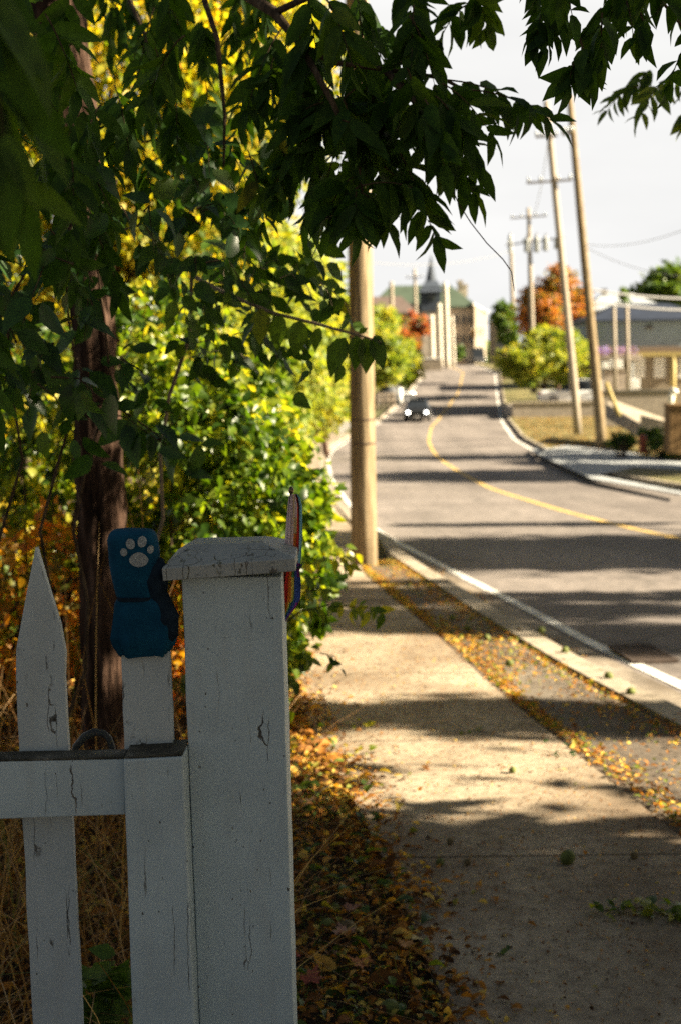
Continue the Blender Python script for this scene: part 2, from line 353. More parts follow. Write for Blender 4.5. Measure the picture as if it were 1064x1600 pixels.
def limbs(mb, base, lobes, r0, up=None, n=7, jit=.04, extra=2):
    base = Vector(base); top = up or Vector(lobes[0][0])
    mid = base.lerp(top, .5)+Vector((random.uniform(-.04, .04), random.uniform(-.04, .04), 0))*(top-base).length
    mb.tube([base-Vector((0, 0, .1)), base+Vector((0, 0, .05)), base.lerp(mid, .5), mid, top], [r0*1.5, r0*1.15, r0, r0*.8, r0*.3], n, jit=jit)
    for c, r in lobes:
        for e in range(extra):
            tgt = Vector(c)+Vector([random.uniform(-.7, .7)*x for x in r]); s = mid.lerp(top, random.uniform(-.3, .7))
            m2 = s.lerp(tgt, .5)+Vector((0, 0, .1*(tgt-s).length))
            mb.tube([s, m2, tgt], [r0*.4, r0*.25, r0*.07], 5)
def tree(name, label, cat, base, lobes, r0, lm, nclump, per, L, Wr=.6, group=None, tmpl=T_DIA, bark='bark', spread=.28, droop=.3, tshift=0, shell=.5, kindname='crown'):
    t = thing(name, label, cat, tuple(base), group)
    mb = MB(); limbs(mb, base, lobes, r0); mb.build('trunk' if r0 > .05 else 'stem', M[bark], t, smooth=True)
    p, d, n, tt = tree_cloud(lobes, nclump, per, L, spread, droop, shell)
    k = len(p); Ls = L*(.65+.7*RNG.random(k))
    cloud(kindname, M[lm], p, d, n, Ls, Ls*Wr, tt+tshift, tmpl, t)
    return t

# ================================================================ THE SETTING
def strip(name, fl, fr, y0, y1, dz, material, skirt=0, step=None, cols=2, zfun=None):
    ys = [y0]
    while ys[-1] < y1: ys.append(ys[-1]+(step or max(.12, ys[-1]*.02 if ys[-1] > 0 else .5)))
    ys[-1] = y1; mb = MB(); row = []
    for y in ys:
        a, b = fl(y), fr(y); pts = []
        if skirt: pts.append((a, y, zf(y)+dz-skirt))
        for c in range(cols):
            t = c/(cols-1); pts.append((a+(b-a)*t, y, float(zf(y))+dz+(zfun(t) if zfun else 0)))
        if skirt: pts.append((b, y, zf(y)+dz-skirt))
        row.append(pts)
    n = len(row[0])
    mb.add([p for r in row for p in r], [(i*n+k, i*n+k+1, (i+1)*n+k+1, (i+1)*n+k) for i in range(len(ys)-1) for k in range(n-1)])
    return struct(mb.build(name, material))
LW = curve([(1064, 1035), (920, 975), (766, 900), (680, 860), (590, 818), (545, 778), (518, 740), (513, 715), (520, 700), (545, 683), (590, 660), (640, 612), (664, 585)])
CL = curve([(1064, 830), (960, 806), (860, 782), (770, 757), (705, 724), (675, 700), (669, 685), (673, 664), (698, 635), (716, 610), (723, 580)])
RW = curve([(1064, 763), (940, 742), (855, 711), (803, 683), (783, 655), (777, 622), (773, 580)])
_CLn = CL; CL = lambda Y: np.where(Y < 21, LW(Y)+(_CLn(21)-LW(21)), _CLn(np.maximum(Y, 21)))
_RWn = RW; RW = lambda Y: np.where(Y < 36, CL(Y)+(_RWn(36)-_CLn(36)), _RWn(np.maximum(Y, 36)))
KB = curve([(1064, 1115), (905, 1035), (760, 950), (690, 905), (620, 862)])
_kb = KB; _kd = float(LW(17)-_kb(17)); KB = lambda Y: np.where(Y < 17, _kb(np.minimum(Y, 17)), LW(Y)-_kd)
SRn = curve([(1064, 1310), (930, 1203), (800, 1100), (690, 1000), (600, 925), (562, 893)])
SR = lambda Y: np.minimum(SRn(np.minimum(Y, 13)), KB(Y)-.12)*(Y < 13)+(Y >= 13)*(KB(Y)-.12-np.maximum(0, (KB(13)-.12-SRn(13)))*np.exp(-(Y-13)/4))
SLf = curve([(690, 1560), (640, 1430), (560, 1260), (452, 1082)])
SL = lambda Y: np.where(Y < 6.5, SLf(np.minimum(Y, 6.5)), SLf(6.5)-(Y-6.5)*.078)*(Y < 20)+(Y >= 20)*(KB(Y)-1.75+(SLf(6.5)-(20-6.5)*.078-(KB(20)-1.75))*np.exp(-(Y-20)/8))
RK = lambda Y: RW(Y)+.45

# terrain sheet under everything
mb = MB(); ys = [-40, -20, -8]+[y for y in np.arange(-4, 40, 1)]+list(np.arange(40, 260, 4))+[260, 300, 360, 450, 600, 800, 1200, 2000, 2900]
xs = [-1500, -600, -250, -120, -60, -30, -15, -8, -4, -2, -1, 0, 1, 2, 3, 4, 6, 8, 10, 12, 14, 16, 20, 30, 45, 60, 120, 250, 600, 1500]
mb.add([(x, y, float(zf(y))-.32) for y in ys for x in xs], [(j*len(xs)+i, j*len(xs)+i+1, (j+1)*len(xs)+i+1, (j+1)*len(xs)+i) for j in range(len(ys)-1) for i in range(len(xs)-1)])
struct(mb.build('ground', M['terrain'], smooth=True))
strip('road', lambda y: LW(y)-.55, lambda y: RW(y)+.5, -10, 330, -.13, M['asphalt'], .15, cols=9)
strip('road_edge_line', lambda y: LW(y)-.045, lambda y: LW(y)+.045, -10, 215, -.126, M['white_line'])
strip('road_centre_line', lambda y: CL(y)-.07, lambda y: CL(y)+.07, -10, 215, -.126, M['yellow_line'])
strip('road_far_edge_line', lambda y: RW(y)-.07, lambda y: RW(y)+.07, -10, 215, -.126, M['white_line'])
strip('kerb', lambda y: KB(y)-.12, lambda y: KB(y)+.03, -10, 215, .008, M['kerb'], .16)
strip('gutter', lambda y: KB(y)+.03, lambda y: LW(y)-.1, -10, 100, -.122, M['gutter'])
strip('kerb_far', lambda y: RK(y), lambda y: RK(y)+.15, -10, 215, .012, M['kerb'], .16)
strip('boulevard', lambda y: SR(y)-.02, lambda y: KB(y)-.11, -10, 13.5, -.012, M['patch'])
strip('verge', lambda y: -60+0*y, lambda y: SL(y)+.02, -10, 60, -.02, M['soil'], 0, cols=14, zfun=lambda t: 0)
strip('grass_verge', lambda y: RK(y)+.15, lambda y: RK(y)+60, -10, 215, -.005, M['lawn'], 0, cols=16)
strip('grass_bank', lambda y: -90+0*y, lambda y: SL(y)+.02, 60, 215, -.02, M['lawn'], 0, cols=10)
# sidewalk in poured slabs with real joints
joints = [-9.0]
gy = G(800, 1338).y
k = gy-1.5*8
joints = [k+1.5*i for i in range(60)]
rows = MB()
for a, b in zip(joints[:-1], joints[1:]):
    a2, b2 = a+.006, b-.006
    yy = np.linspace(a2, b2, 7); n = 5; base = []
    for y in yy:
        l, r = float(SL(y)), float(SR(y))
        base += [(l, y, zf(y)-.1)]+[(l+(r-l)*t, y, float(zf(y))) for t in (0, .25, .5, .75, 1)]+[(r, y, zf(y)-.1)]
    rows.add(base, [(i*7+k, i*7+k+1, (i+1)*7+k+1, (i+1)*7+k) for i in range(6) for k in range(6)])
    for i, s in ((0, 1), (6, -1)):
        q = base[i*7+1:i*7+6]; dn = [(x, y, z-.05) for x, y, z in q]
        rows.add(q+dn, [(j, j+1, j+6, j+5) for j in range(4)])
struct(rows.build('sidewalk', M['concrete']))
def patch(name, px, dz, material, th=.03):
    g = [G(*p, dz) for p in px]; mb = MB(); n = len(g)
    lo = [(p.x, p.y, p.z-th) for p in g]
    mb.add([tuple(p) for p in g]+lo, [tuple(range(n))]+[(i, (i+1) % n, (i+1) % n+n, i+n) for i in range(n)])
    return struct(mb.build(name, material))
patch('cross_path', [(846, 703), (876, 697), (912, 697), (990, 708), (1064, 721), (1180, 738), (1180, 752), (1064, 733), (990, 730), (930, 742), (905, 733)], .03, M['farwalk'])
patch('driveway', [(835, 700), (930, 742), (1064, 768), (1064, 772), (925, 748), (828, 704)], .02, M['farwalk'])
patch('parking_lot', [(925, 602), (1180, 598), (1180, 660), (1064, 660), (990, 640), (925, 628)], .03, M['kerb'])

# storm drain grate in the gutter
t = thing('storm_drain', 'rusty slotted iron drain cover set in the gutter', 'drain cover', tuple(G(1003, 1024, -.12)))
c = G(1003, 1024, -.12); mb = MB()
dx = float(KB(c.y+.3)-KB(c.y-.3))/.6; ang = -math.atan(dx); Mr = Matrix.Rotation(ang, 3, 'Z')
M['rust'] = plain('rusted_iron', (.075, .055, .045), .8, .3, .2, 40, .4)
for i in range(9): mb.box(c+Mr @ Vector((0, -.2+i*.05, .010)), (.24, .025, .016), 0, M=Mr)
for sx in (-.13, .13): mb.box(c+Mr @ Vector((sx, 0, .010)), (.02, .48, .02), 0, M=Mr)
for sy in (-.24, .24): mb.box(c+Mr @ Vector((0, sy, .010)), (.235, .02, .02), 0, M=Mr)
mb.build('grate', M['rust'], t)
mb = MB(); mb.box(c+Vector((0, 0, .001)), (.24, .44, .004), 0, M=Mr); mb.build('black_backing', plain('drain_black', (.01, .01, .01), .9), t)  # thin black sheet stands for the darkness below the slots

# ================================================================ GATE, POST, MITTEN, FLAG
YG = 2.35
def wob(o, amt=.0012, sc=14):
    me = o.data
    from mathutils import noise as mn
    for v in me.vertices:
        q = mn.noise_vector(v.co*sc); v.co += Vector((q.x, q.y*.5, q.z*.3))*amt
def board(mb, fr, depth, cuts=14, mi=0):
    """fr: bl, br, tr, tl world points of the front face; extruded back by depth, cut along its length"""
    bl, br, tr, tl = [Vector(p) for p in fr]; dv = Vector((0, depth, 0))
    rings = []
    for i in range(cuts+1):
        t = i/cuts; a = bl.lerp(tl, t); b = br.lerp(tr, t); rings += [a, b, b+dv, a+dv]
    fs = [(i*4+k, i*4+(k+1) % 4, (i+1)*4+(k+1) % 4, (i+1)*4+k) for i in range(cuts) for k in range(4)]+[(3, 2, 1, 0), tuple(cuts*4+k for k in range(4))]
    return mb.add(rings, fs, mi)
def down(p, q, z):   # extend the line p->q until height z
    p, q = Vector(p), Vector(q); return p+(q-p)*((z-p.z)/(q.z-p.z))
post = thing('gate_post', 'thick white gate post with a flaking pyramid cap', 'fence post', (P(372, 1600, YG).x, YG+.08, 0))
tl, tr_ = P(284, 903, YG), P(440, 901, YG); bl, br = down(tl, P(312, 1600, YG), .01), down(tr_, P(460, 1600, YG), .01)
mb = MB(); board(mb, (bl, br, tr_, tl), .158, 40)
o = mb.build('shaft', M['paint'], post, smooth=False, bevel=.0022); wob(o)
# cap: low box with a hipped top
cz = P(255, 908, YG-.032); c1 = P(462, 893, YG-.032); c1b = P(459, 872, YG-.032); cza = P(256, 888, YG-.032)
mb = MB(); w3 = .222
def capring(l, r, z0, z1, y0, y1, n=8):
    pts = []
    for i in range(n+1): t = i/n; pts.append((l+(r-l)*t, y0, z0+(z1-z0)*t))
    for i in range(1, n+1): t = i/n; pts.append((r, y0+(y1-y0)*t, z1))
    for i in range(1, n+1): t = i/n; pts.append((r+(l-r)*t, y1, z1+(z0-z1)*t))
    for i in range(1, n): t = i/n; pts.append((l, y1+(y0-y1)*t, z0))
    return pts
y0, y1 = YG-.032, YG+.19
ti, tj = P(300, 851, YG+.035), P(412, 848, YG+.035)
r0 = capring(cz.x, c1.x, cz.z, c1.z, y0, y1)
r1 = capring(cz.x-.001, c1b.x+.003, cza.z, c1b.z, y0-.001, y1+.001)
r2 = capring(ti.x, tj.x, ti.z, tj.z, YG+.035, YG+.125)
n = len(r0); vs = r0+r1
mid = [tuple(Vector(a).lerp(Vector(b), t)) for t in (.33, .66) for a, b in zip(r1, r2)]
vs = r0+r1+mid+r2
fs = [(j*n+i, j*n+(i+1) % n, (j+1)*n+(i+1) % n, (j+1)*n+i) for j in range(4) for i in range(n)]+[tuple(range(n))[::-1], tuple(range(4*n, 5*n))]
mb.add(vs, fs); o = mb.build('cap', M['paint_cap'], post, bevel=.0015); wob(o, .0018, 40)

gate = thing('picket_gate', 'white wooden picket gate with cracked paint beside the thick post', 'gate', (P(120, 1600, YG).x, YG, 0))
YR = 2.305
mb = MB(); a, b, c_, d = P(-340, 1292, YR), P(196, 1273, YR), P(196, 1186, YR), P(-340, 1197, YR)
board(mb, (d, a, b, c_)[0:4] if False else (a, b, c_, d), .042, 6)
o = mb.build('rail', M['paint'], gate, bevel=.002); wob(o)
mb = MB(); a2, b2, c2, d2 = [Vector(p)+Vector((0, 0, 0)) for p in (a, b, c_, d)]
mb.hexa([d2+Vector((0, -.001, .0005)), c2+Vector((-.001, -.001, .0005)), c2+Vector((-.001, -.001, .004)), d2+Vector((0, -.001, .004)),
         d2+Vector((0, .044, .0005)), c2+Vector((-.001, .044, .0005)), c2+Vector((-.001, .044, .005)), d2+Vector((0, .044, .005))])
o = mb.build('rail_top_edge', M['dark_top'], gate, bevel=.001); wob(o, .002, 60)
YS = 2.285
st, sr = P(193, 1187, YS), P(287, 1182, YS); sb, sc_ = down(st, P(208, 1600, YS), .06), down(sr, P(305, 1600, YS), .06)
mb = MB(); board(mb, (sb, sc_, sr, st), .085, 30); o = mb.build('stile', M['paint'], gate, bevel=.004, seg=3); wob(o)
mb = MB(); e = Vector((0, 0, .001))
mb.hexa([st+e+Vector((.002, .002, 0)), sr+e+Vector((-.002, .002, 0)), sr+e+Vector((-.002, .002, .003)), st+e+Vector((.002, .002, .003)),
         st+e+Vector((.002, .083, 0)), sr+e+Vector((-.002, .083, 0)), sr+e+Vector((-.002, .083, .006)), st+e+Vector((.002, .083, .006))])
o = mb.build('stile_top_edge', M['dark_top'], gate, bevel=.001); wob(o, .002, 60)
YP = 2.352
def picket(lo, hi, tip, shl, shr, name='picket'):
    l0, r0_ = lo; l1, r1_ = hi
    A, B = P(*l1, YP), P(*r1_, YP); A0, B0 = down(A, P(*l0, YP), .08), down(B, P(*r0_, YP), .08)
    mb = MB(); dv = Vector((0, .021, 0)); ring = []; nn = 26
    for i in range(nn+1):
        t = i/nn; p, q = A0.lerp(A, t), B0.lerp(B, t); ring += [p, q, q+dv, p+dv]
    for s, tt in zip(shl, shr):
        p, q = P(*s, YP), P(*tt, YP); ring += [p, q, q+dv, p+dv]; nn += 1
    fs = [(i*4+k, i*4+(k+1) % 4, (i+1)*4+(k+1) % 4, (i+1)*4+k) for i in range(nn) for k in range(4)]+[(3, 2, 1, 0)]
    if tip:
        ring += [P(*tip, YP), P(*tip, YP)+dv]; b = nn*4; k = len(ring)
        fs += [(b, b+1, k-2), (b+1, b+2, k-1, k-2), (b+2, b+3, k-1), (b+3, b, k-2, k-1)]
    else: fs += [tuple(nn*4+k for k in range(4))]
    mb.add(ring, fs); o = mb.build(name, M['paint_worn'], gate, bevel=.0012, seg=1); wob(o, .0015, 18); return o
picket(((52, 1600), (129, 1600)), ((25, 1060), (101, 1060)), (56, 855), [(25.5, 1015), (33, 975), (44, 915)], [(102, 1020), (93, 975), (74, 912)])
picket(((214, 1600), (291, 1600)), ((188.5, 1010), (265, 1010)), (222, 838), [(188, 930)], [(258, 930)])
# next picket of the gate, outside the frame, so that the gate goes on
picket(((-110, 1600), (-32, 1600)), ((-140, 1060), (-64, 1060)), (-108, 856), [(-139, 1015)], [(-64, 1020)])

# mitten over the second picket
mit = thing('paw_mitten', 'blue cloth mitten with a silver paw print pulled over a picket tip', 'mitten', tuple(P(222, 1010, YP)))
M['blue'], ntb, bb = mat('blue_fabric', .95, (.01, .1, .2), .1)
cc = coords(ntb); lc = ramp(ntb, noise(ntb, cc, 30, 5), [(.3, (.005, .046, .090)), (.7, (.009, .078, .148))])
lc = mixc(ntb, 1.0, lc, ramp(ntb, noise(ntb, cc, 700, 2, .8), [(.3, g1(.65)), (.7, g1(1.25))]), 'MULTIPLY')
ntb.links.new(lc, bb.inputs['Base Color']); bump(ntb, bb, noise(ntb, cc, 600, 2, .8), .6, .001)
M['navy'] = plain('dark_navy_fabric', (.012, .022, .035), .95, .1, 0, 60, .3, .6)
M['paw'] = plain('silver_print', (.33, .35, .35), .6, .3, 0, 300, .35, .5)
lev = [(1022, 189, 262, .024), (1008, 181, 272, .030), (995, 177, 276, .034), (975, 178, 277, .035), (955, 180, 272, .034), (938, 182, 258, .033), (931, 186, 246, .031), (924, 184, 245, .033), (905, 178, 248, .036), (880, 173, 250, .038), (858, 171, 249, .038),
       (842, 170, 246, .037), (833, 173, 243, .033), (828, 177, 239, .024), (825.5, 184, 232, .010)]
YM = YP+.010; PW = 3.6
def mit_ring(py, l, r, hd, n=40, ruf=0):
    L_, R_ = P(l, py, YM), P(r, py, YM); xc = (L_.x+R_.x)/2; hw = (R_.x-L_.x)/2; out = []
    for k in range(n):
        a = 2*math.pi*k/n; ca, sa = math.cos(a), math.sin(a); e = 2/PW
        out.append(Vector((xc+hw*math.copysign(abs(ca)**e, ca), YM-hd*math.copysign(abs(sa)**e, sa), L_.z+(R_.z-L_.z)*(ca+1)/2)))
    return out
from mathutils import noise as mnoise
mb = MB(); rings = []
fine = []
for (a, b) in zip(lev[:-1], lev[1:]):
    for s in range(3): fine.append(tuple(x+(y-x)*s/3 for x, y in zip(a, b)))
fine.append(lev[-1])
for i, f in enumerate(fine):
    rg = mit_ring(*f)
    for k_, p in enumerate(rg):
        sk = max(0, min(1, (f[0]-938)/60)); a_ = 2*math.pi*k_/40
        p += Vector((math.cos(a_), -math.sin(a_), 0))*(.0035*sk*math.sin(7*a_+1.3)+.0018*sk*math.sin(15*a_))+Vector((0, 0, .003*sk*math.sin(5*a_+f[0]*.02)))
        amp = .0034 if f[0] > 895 else .0012
        q = mnoise.noise_vector(Vector((p.x*34, p.y*34, p.z*22))); p += Vector((q.x*amp, q.y*amp*1.4, q.z*amp))
    rings.append(rg)
n = 40; vs = [v for r in rings for v in r]
fs = [(j*n+i, (j+1)*n+i, (j+1)*n+(i+1) % n, j*n+(i+1) % n) for j in range(len(rings)-1) for i in range(n)]+[tuple(range((len(rings)-1)*n, len(rings)*n))[::-1]]
mb.add(vs, fs)
o = mb.build('cuff_and_hand', M['blue'], mit, smooth=True)
def mit_front(px, py):
    for (a, b) in zip(lev[:-1], lev[1:]):
        if b[0] <= py <= a[0]:
            t = (a[0]-py)/(a[0]-b[0]); l, r, hd = [a[i]+(b[i]-a[i])*t for i in (1, 2, 3)]; break
    u = min(.97, abs((px-(l+r)/2)/((r-l)/2)))
    return P(px, py, YM-hd*(1-u**PW)**(1/PW)-.0026)
def paw(cx, cy, rx, ry, rot=0):
    mb = MB(); vs = [mit_front(cx, cy)]; fs = []; nr = 4; ns = 26
    for r in range(1, nr+1):
        for k in range(ns):
            a = 2*math.pi*k/ns; x, y = rx*r/nr*math.cos(a), ry*r/nr*math.sin(a)
            if rx > 12 and y < 0: x *= 1+.22*y/ry
            vs.append(mit_front(cx+x*math.cos(rot)-y*math.sin(rot), cy+x*math.sin(rot)+y*math.cos(rot)))
    fs = [(0, 1+(k+1) % ns, 1+k) for k in range(ns)]+[(1+(r-1)*ns+k, 1+(r-1)*ns+(k+1) % ns, 1+r*ns+(k+1) % ns, 1+r*ns+k) for r in range(1, nr) for k in range(ns)]
    mb.add(vs, fs); return mb.build('paw_print_pad', M['paw'], mit, smooth=True)
paw(217.5, 874.5, 15.2, 11.5)
paw(194, 863, 5.6, 6.2, -.3); paw(204.5, 850, 7.0, 8.4, -.25); paw(222.7, 846.5, 7.2, 8.9, .2); paw(236, 858.5, 5.2, 6.6, .35)
# dark gusset / thumb side
mb = MB(); pts = []
for (px, py, r, yy) in [(258, 1008, .006, .0), (262, 992, .019, .0), (260, 965, .022, 0), (250, 940, .018, 0), (244, 928, .018, .0), (244, 905, .022, -.003), (247, 886, .017, -.004), (252, 872, .005, 0)]:
    pts.append((P(px, py, YM-.012+yy), r))
mb.tube([p for p, r in pts], [r for p, r in pts], 14)
o = mb.build('thumb_gusset', M['navy'], mit, smooth=True)
for v in o.data.vertices:
    q = mnoise.noise_vector(v.co*55); v.co += q*.004
mb = MB(); rg = [mit_ring(932+dy, 184.5, 247, .033+.0012) for dy in (3, 1, -1.5, -3)]
mb.add([v for r in rg for v in r], [(j*n+i, (j+1)*n+i, (j+1)*n+(i+1) % n, j*n+(i+1) % n) for j in range(3) for i in range(n)])
o = mb.build('wrist_seam', M['navy'], mit, smooth=True); wob(o, .003, 60)

# flag
flag = thing('rainbow_flag', 'small furled rainbow pride flag on a stick tied behind the gate post', 'flag', tuple(P(455, 900, YG+.2)))
YF = YG+.115
mb = MB(); mb.tube([P(437, 1010, YF), P(446, 890, YF), P(455, 772, YF)], .0022, 8); mb.build('stick', plain('dark_stick', (.08, .06, .05), .5), flag, smooth=True)
mb = MB(); q = P(455.5, 766, YF)
mb.tube([q+Vector((0, 0, -.007)), q+Vector((0, 0, -.005)), q, q+Vector((0, 0, .005)), q+Vector((0, 0, .0066))], [.001, .004, .0052, .0035, .0006], 12); mb.build('finial', plain('dark_brass', (.16, .12, .07), .3, .6, .8), flag, smooth=True)
fl_cols = [('red', (.62, .05, .04)), ('orange', (.72, .24, .05)), ('yellow', (.68, .55, .10)), ('green', (.10, .30, .12)), ('blue', (.06, .11, .38)), ('violet', (.26, .05, .24)), ('pale_pink', (.78, .64, .66)), ('tan', (.66, .54, .30)), ('light_blue', (.22, .48, .60)), ('dark', (.05, .03, .03))]
fm = []
for nme, cl_ in fl_cols:
    fm.append(plain('flag_'+nme, cl_, .85, .15, 0, 500, .25, .4))
    _n = fm[-1].node_tree; _b = _n.nodes['Principled BSDF']; _t = N(_n, 'ShaderNodeBsdfTranslucent'); _t.inputs[0].default_value = (*cl_, 1)
    _m = N(_n, 'ShaderNodeMixShader'); _m.inputs[0].default_value = .5; _n.links.new(_b.outputs[0], _m.inputs[1]); _n.links.new(_t.outputs[0], _m.inputs[2]); _n.links.new(_m.outputs[0], _n.nodes['Material Output'].inputs[0])
rows_f = [(772, 454, 465), (778, 451, 469), (790, 450, 472), (815, 448.5, 473), (840, 447, 473.5), (865, 446, 472.5), (885, 447, 470), (893, 446, 469), (902, 443, 471), (918, 441, 472), (935, 440, 471), (948, 439.5, 464), (963, 439, 452), (977, 439.5, 443)]
NC = 12; mb = MB(); vs = []
rr = []
for a, b in zip(rows_f[:-1], rows_f[1:]):
    for s in range(4): rr.append(tuple(x+(y-x)*s/4 for x, y in zip(a, b)))
rr.append(rows_f[-1])
fold = [0, .010, .004, -.012, -.004, .008, -.002, -.016, -.004, .010, .003, -.006, .004]
for j, (py, l, r) in enumerate(rr):
    for k in range(NC+1):
        t = k/NC; px = l+(r-l)*(t+.05*math.sin(3.1*k+py*.02))
        vs.append(P(px, py, YF-.006+fold[k]*(.5 if py < 880 else .5)+.003*math.sin(py*.05+k)))
fs = []; mi = []
up_ = [6, 6, 6, 6, 6, 7, 7, 7, 0, 9, 8, 8]; lo_ = [0, 0, 0, 1, 1, 2, 3, 4, 4, 4, 5, 5]
for j in range(len(rr)-1):
    py = rr[j][0]
    for k in range(NC):
        if py < 880:
            sh = (py-772)/108; a_ = up_[k]
            if a_ == 7 and sh > .55: a_ = 1
            if a_ == 6 and sh > .75 and k > 1: a_ = 0
            if k in (6, 7) and sh < .3: a_ = 6
            m_ = a_
        else:
            kk = int(k+(py-900)/95*-1.5) if py < 940 else k
            m_ = lo_[max(0, min(11, kk))]
        fs.append((j*(NC+1)+k, j*(NC+1)+k+1, (j+1)*(NC+1)+k+1, (j+1)*(NC+1)+k)); mi.append(m_)
mb.v += [tuple(v) for v in vs]; mb.f += [list(f) for f in fs]; mb.m += mi
mb.build('cloth', fm, flag, smooth=True)
mb = MB(); mb.tube([P(442, 884, YF-.02), P(452, 889, YF-.032), P(462, 889, YF-.032), P(470, 885, YF-.016), P(471, 883, YF+.005)], .0022, 8); mb.build('tie', M['navy'], flag, smooth=True)

# curved iron handle behind the rail
t = thing('iron_hook', 'curved dark metal hook showing above the gate rail', 'hook', tuple(P(150, 1230, 2.5)))
mb = MB(); pth = [(112, 1230), (112, 1190), (120, 1166), (133, 1151), (148, 1144), (162, 1146), (171, 1154), (176, 1168), (178, 1195), (178, 1235)]
mb.tube([P(x, y, 2.48) for x, y in pth], [.0065, .0065, .007, .0075, .0075, .0065, .006, .006, .006, .006], 12)
o = mb.build('bent_rod', M['blackmetal'], t, smooth=True)
mb = MB(); mb.box(P(145, 1215, 2.487), (.10, .012, .03)); mb.build('mounting_plate', M['blackmetal'], t, bevel=.002)

# ================================================================ POLES AND WIRES
def mpp(Y): return Y/FPX
def pole(name, label, base, top, Y, r0, r1, m='far_pole', arms=(), trans=(), straps=(), group=None, braces=()):
    b = P(*base, Y); tpt = P(*top, Y); t = thing(name, label, 'utility pole', tuple(b), group)
    mb = MB(); nn = 12; mb.tube([b.lerp(tpt, i/nn)+Vector((0, 0, -.4 if i == 0 else 0)) for i in range(nn+1)], [r0+(r1-r0)*i/nn for i in range(nn+1)], 16, jit=.02)
    mb.build('post', M[m], t, smooth=True)
    for (l, r) in arms:
        mb = MB(); a, c = P(*l, Y-.2), P(*r, Y-.2); mb.tube([a, c], .075, 4); ar = mb.build('crossarm', M['dark_pole'], t)
        for q in (.04, .3, .7, .96):
            p = a.lerp(c, q); mb = MB(); mb.tube([p, p+Vector((0, 0, .14)), p+Vector((0, 0, .24)), p+Vector((0, 0, .3))], [.03, .06, .07, .03], 8); mb.build('insulator', M['metal'], ar, smooth=True)
    for (x0, y0, x1, y1) in trans:
        c0, c1 = P((x0+x1)/2, y1, Y-.35), P((x0+x1)/2, y0, Y-.35); rr = (x1-x0)/2*mpp(Y)
        mb = MB(); mb.tube([c0, c0+(c1-c0)*.05, c0+(c1-c0)*.88, c1], [rr*.8, rr, rr, rr*.6], 14); k = mb.build('transformer', M['metal'], t, smooth=False)
        mb = MB(); mb.tube([c1, c1+Vector((0, 0, .25))], .05, 6); mb.build('bushing', M['dark_pole'], k, smooth=True)
    for (px, py) in straps:
        mb = MB(); c = P(px, py, Y); f = (py-base[1])/(top[1]-base[1]); rr = r0+(r1-r0)*f
        mb.tube([c-Vector((0, 0, .007)), c+Vector((0, 0, .007))], rr*1.02, 16); mb.build('band', M['rust'], t, smooth=True)
    return t
gp = G(569, 882)
pole('utility_pole', 'thick near wooden pole standing between sidewalk and kerb', (569, 884), (553, -300), gp.y, .125, .098, 'pole', straps=[(566.5, 655), (567, 692)])
pole('utility_pole', 'dark leaning pole nearest on the lawn right of the road', (940, 697), (889, 150), 62, .24, .13, 'pole', arms=[((878, 210), (893, 208))])
pole('utility_pole', 'pale leaning pole with two crossarms behind the dark leaning one', (902, 666), (853, 158), 75, .22, .15, 'far_pole', arms=[((822, 286), (893, 281)), ((836, 214), (870, 212))])
pole('utility_pole', 'pole carrying grey transformers left of the leaning poles', (833, 606), (825, 325), 112, .25, .14, 'far_pole', arms=[((797, 341), (853, 337)), ((790, 383), (880, 371))],
     trans=[(818, 372, 827, 394), (833, 369, 842, 394), (847, 370, 856, 392), (865, 371, 874, 389)])
pole('utility_pole', 'slim pole with tall dark can at its top beyond the transformer pole', (803, 560), (797, 366), 160, .25, .2, 'far_pole', trans=[(793, 368, 800, 395)])
pole('utility_pole', 'thin pole with crossarm before the brown roofed building', (651, 556), (647, 420), 190, .26, .18, 'far_pole', arms=[((634, 434), (660, 432))])
pole('utility_pole', 'short pole in front of the green hipped roof, left end', (613, 540), (611, 440), 170, .28, .22, 'far_pole')
pole('utility_pole', 'tallest bright pole beside the stone building', (699, 571), (695, 441), 182, .36, .34, 'bright_pole')
pole('utility_pole', 'middle bright pole left of the tallest bright pole', (688, 568), (685, 474), 186, .32, .3, 'bright_pole')
pole('utility_pole', 'shortest bright pole at the road crest left kerb', (675, 566), (673, 492), 190, .34, .32, 'bright_pole')
pole('utility_pole', 'thin bright pole close against the stone building wall', (709, 570), (706, 494), 190, .2, .18, 'bright_pole')
def wire(label, a, b, sag, r=.012, grp='overhead wires'):
    mb = MB(); pts = [a.lerp(b, i/24)-Vector((0, 0, sag*4*(i/24)*(1-i/24))) for i in range(25)]
    mb.tube(pts, r, 5); o = mb.build('overhead_wire', M['wire'], None, smooth=True); return tag(o, label, 'wire', grp)
M['wire'] = plain('grey_wire', (.22, .22, .23), .6)
wire('thin wire running right from the dark leaning pole across the pale sky', P(918, 382, 62), P(1180, 305, 40), .5)
wire('lower sagging wire leaving the dark leaning pole towards the tree on the right', P(918, 388, 62), P(1180, 430, 45), .5)
wire('wire from the slim can pole leftwards behind the near pole', P(797, 392, 160), P(560, 408, 120), .8, .03)
wire('wire strung between the two leaning poles and the transformer pole', P(857, 214, 75), P(830, 341, 112), .8, .02)
wire('low paired wire over the navy roof, upper one', P(918, 452, 62), P(1200, 460, 70), .3, .05)
wire('low paired wire over the navy roof, lower one', P(918, 470, 62), P(1200, 478, 70), .3, .05)

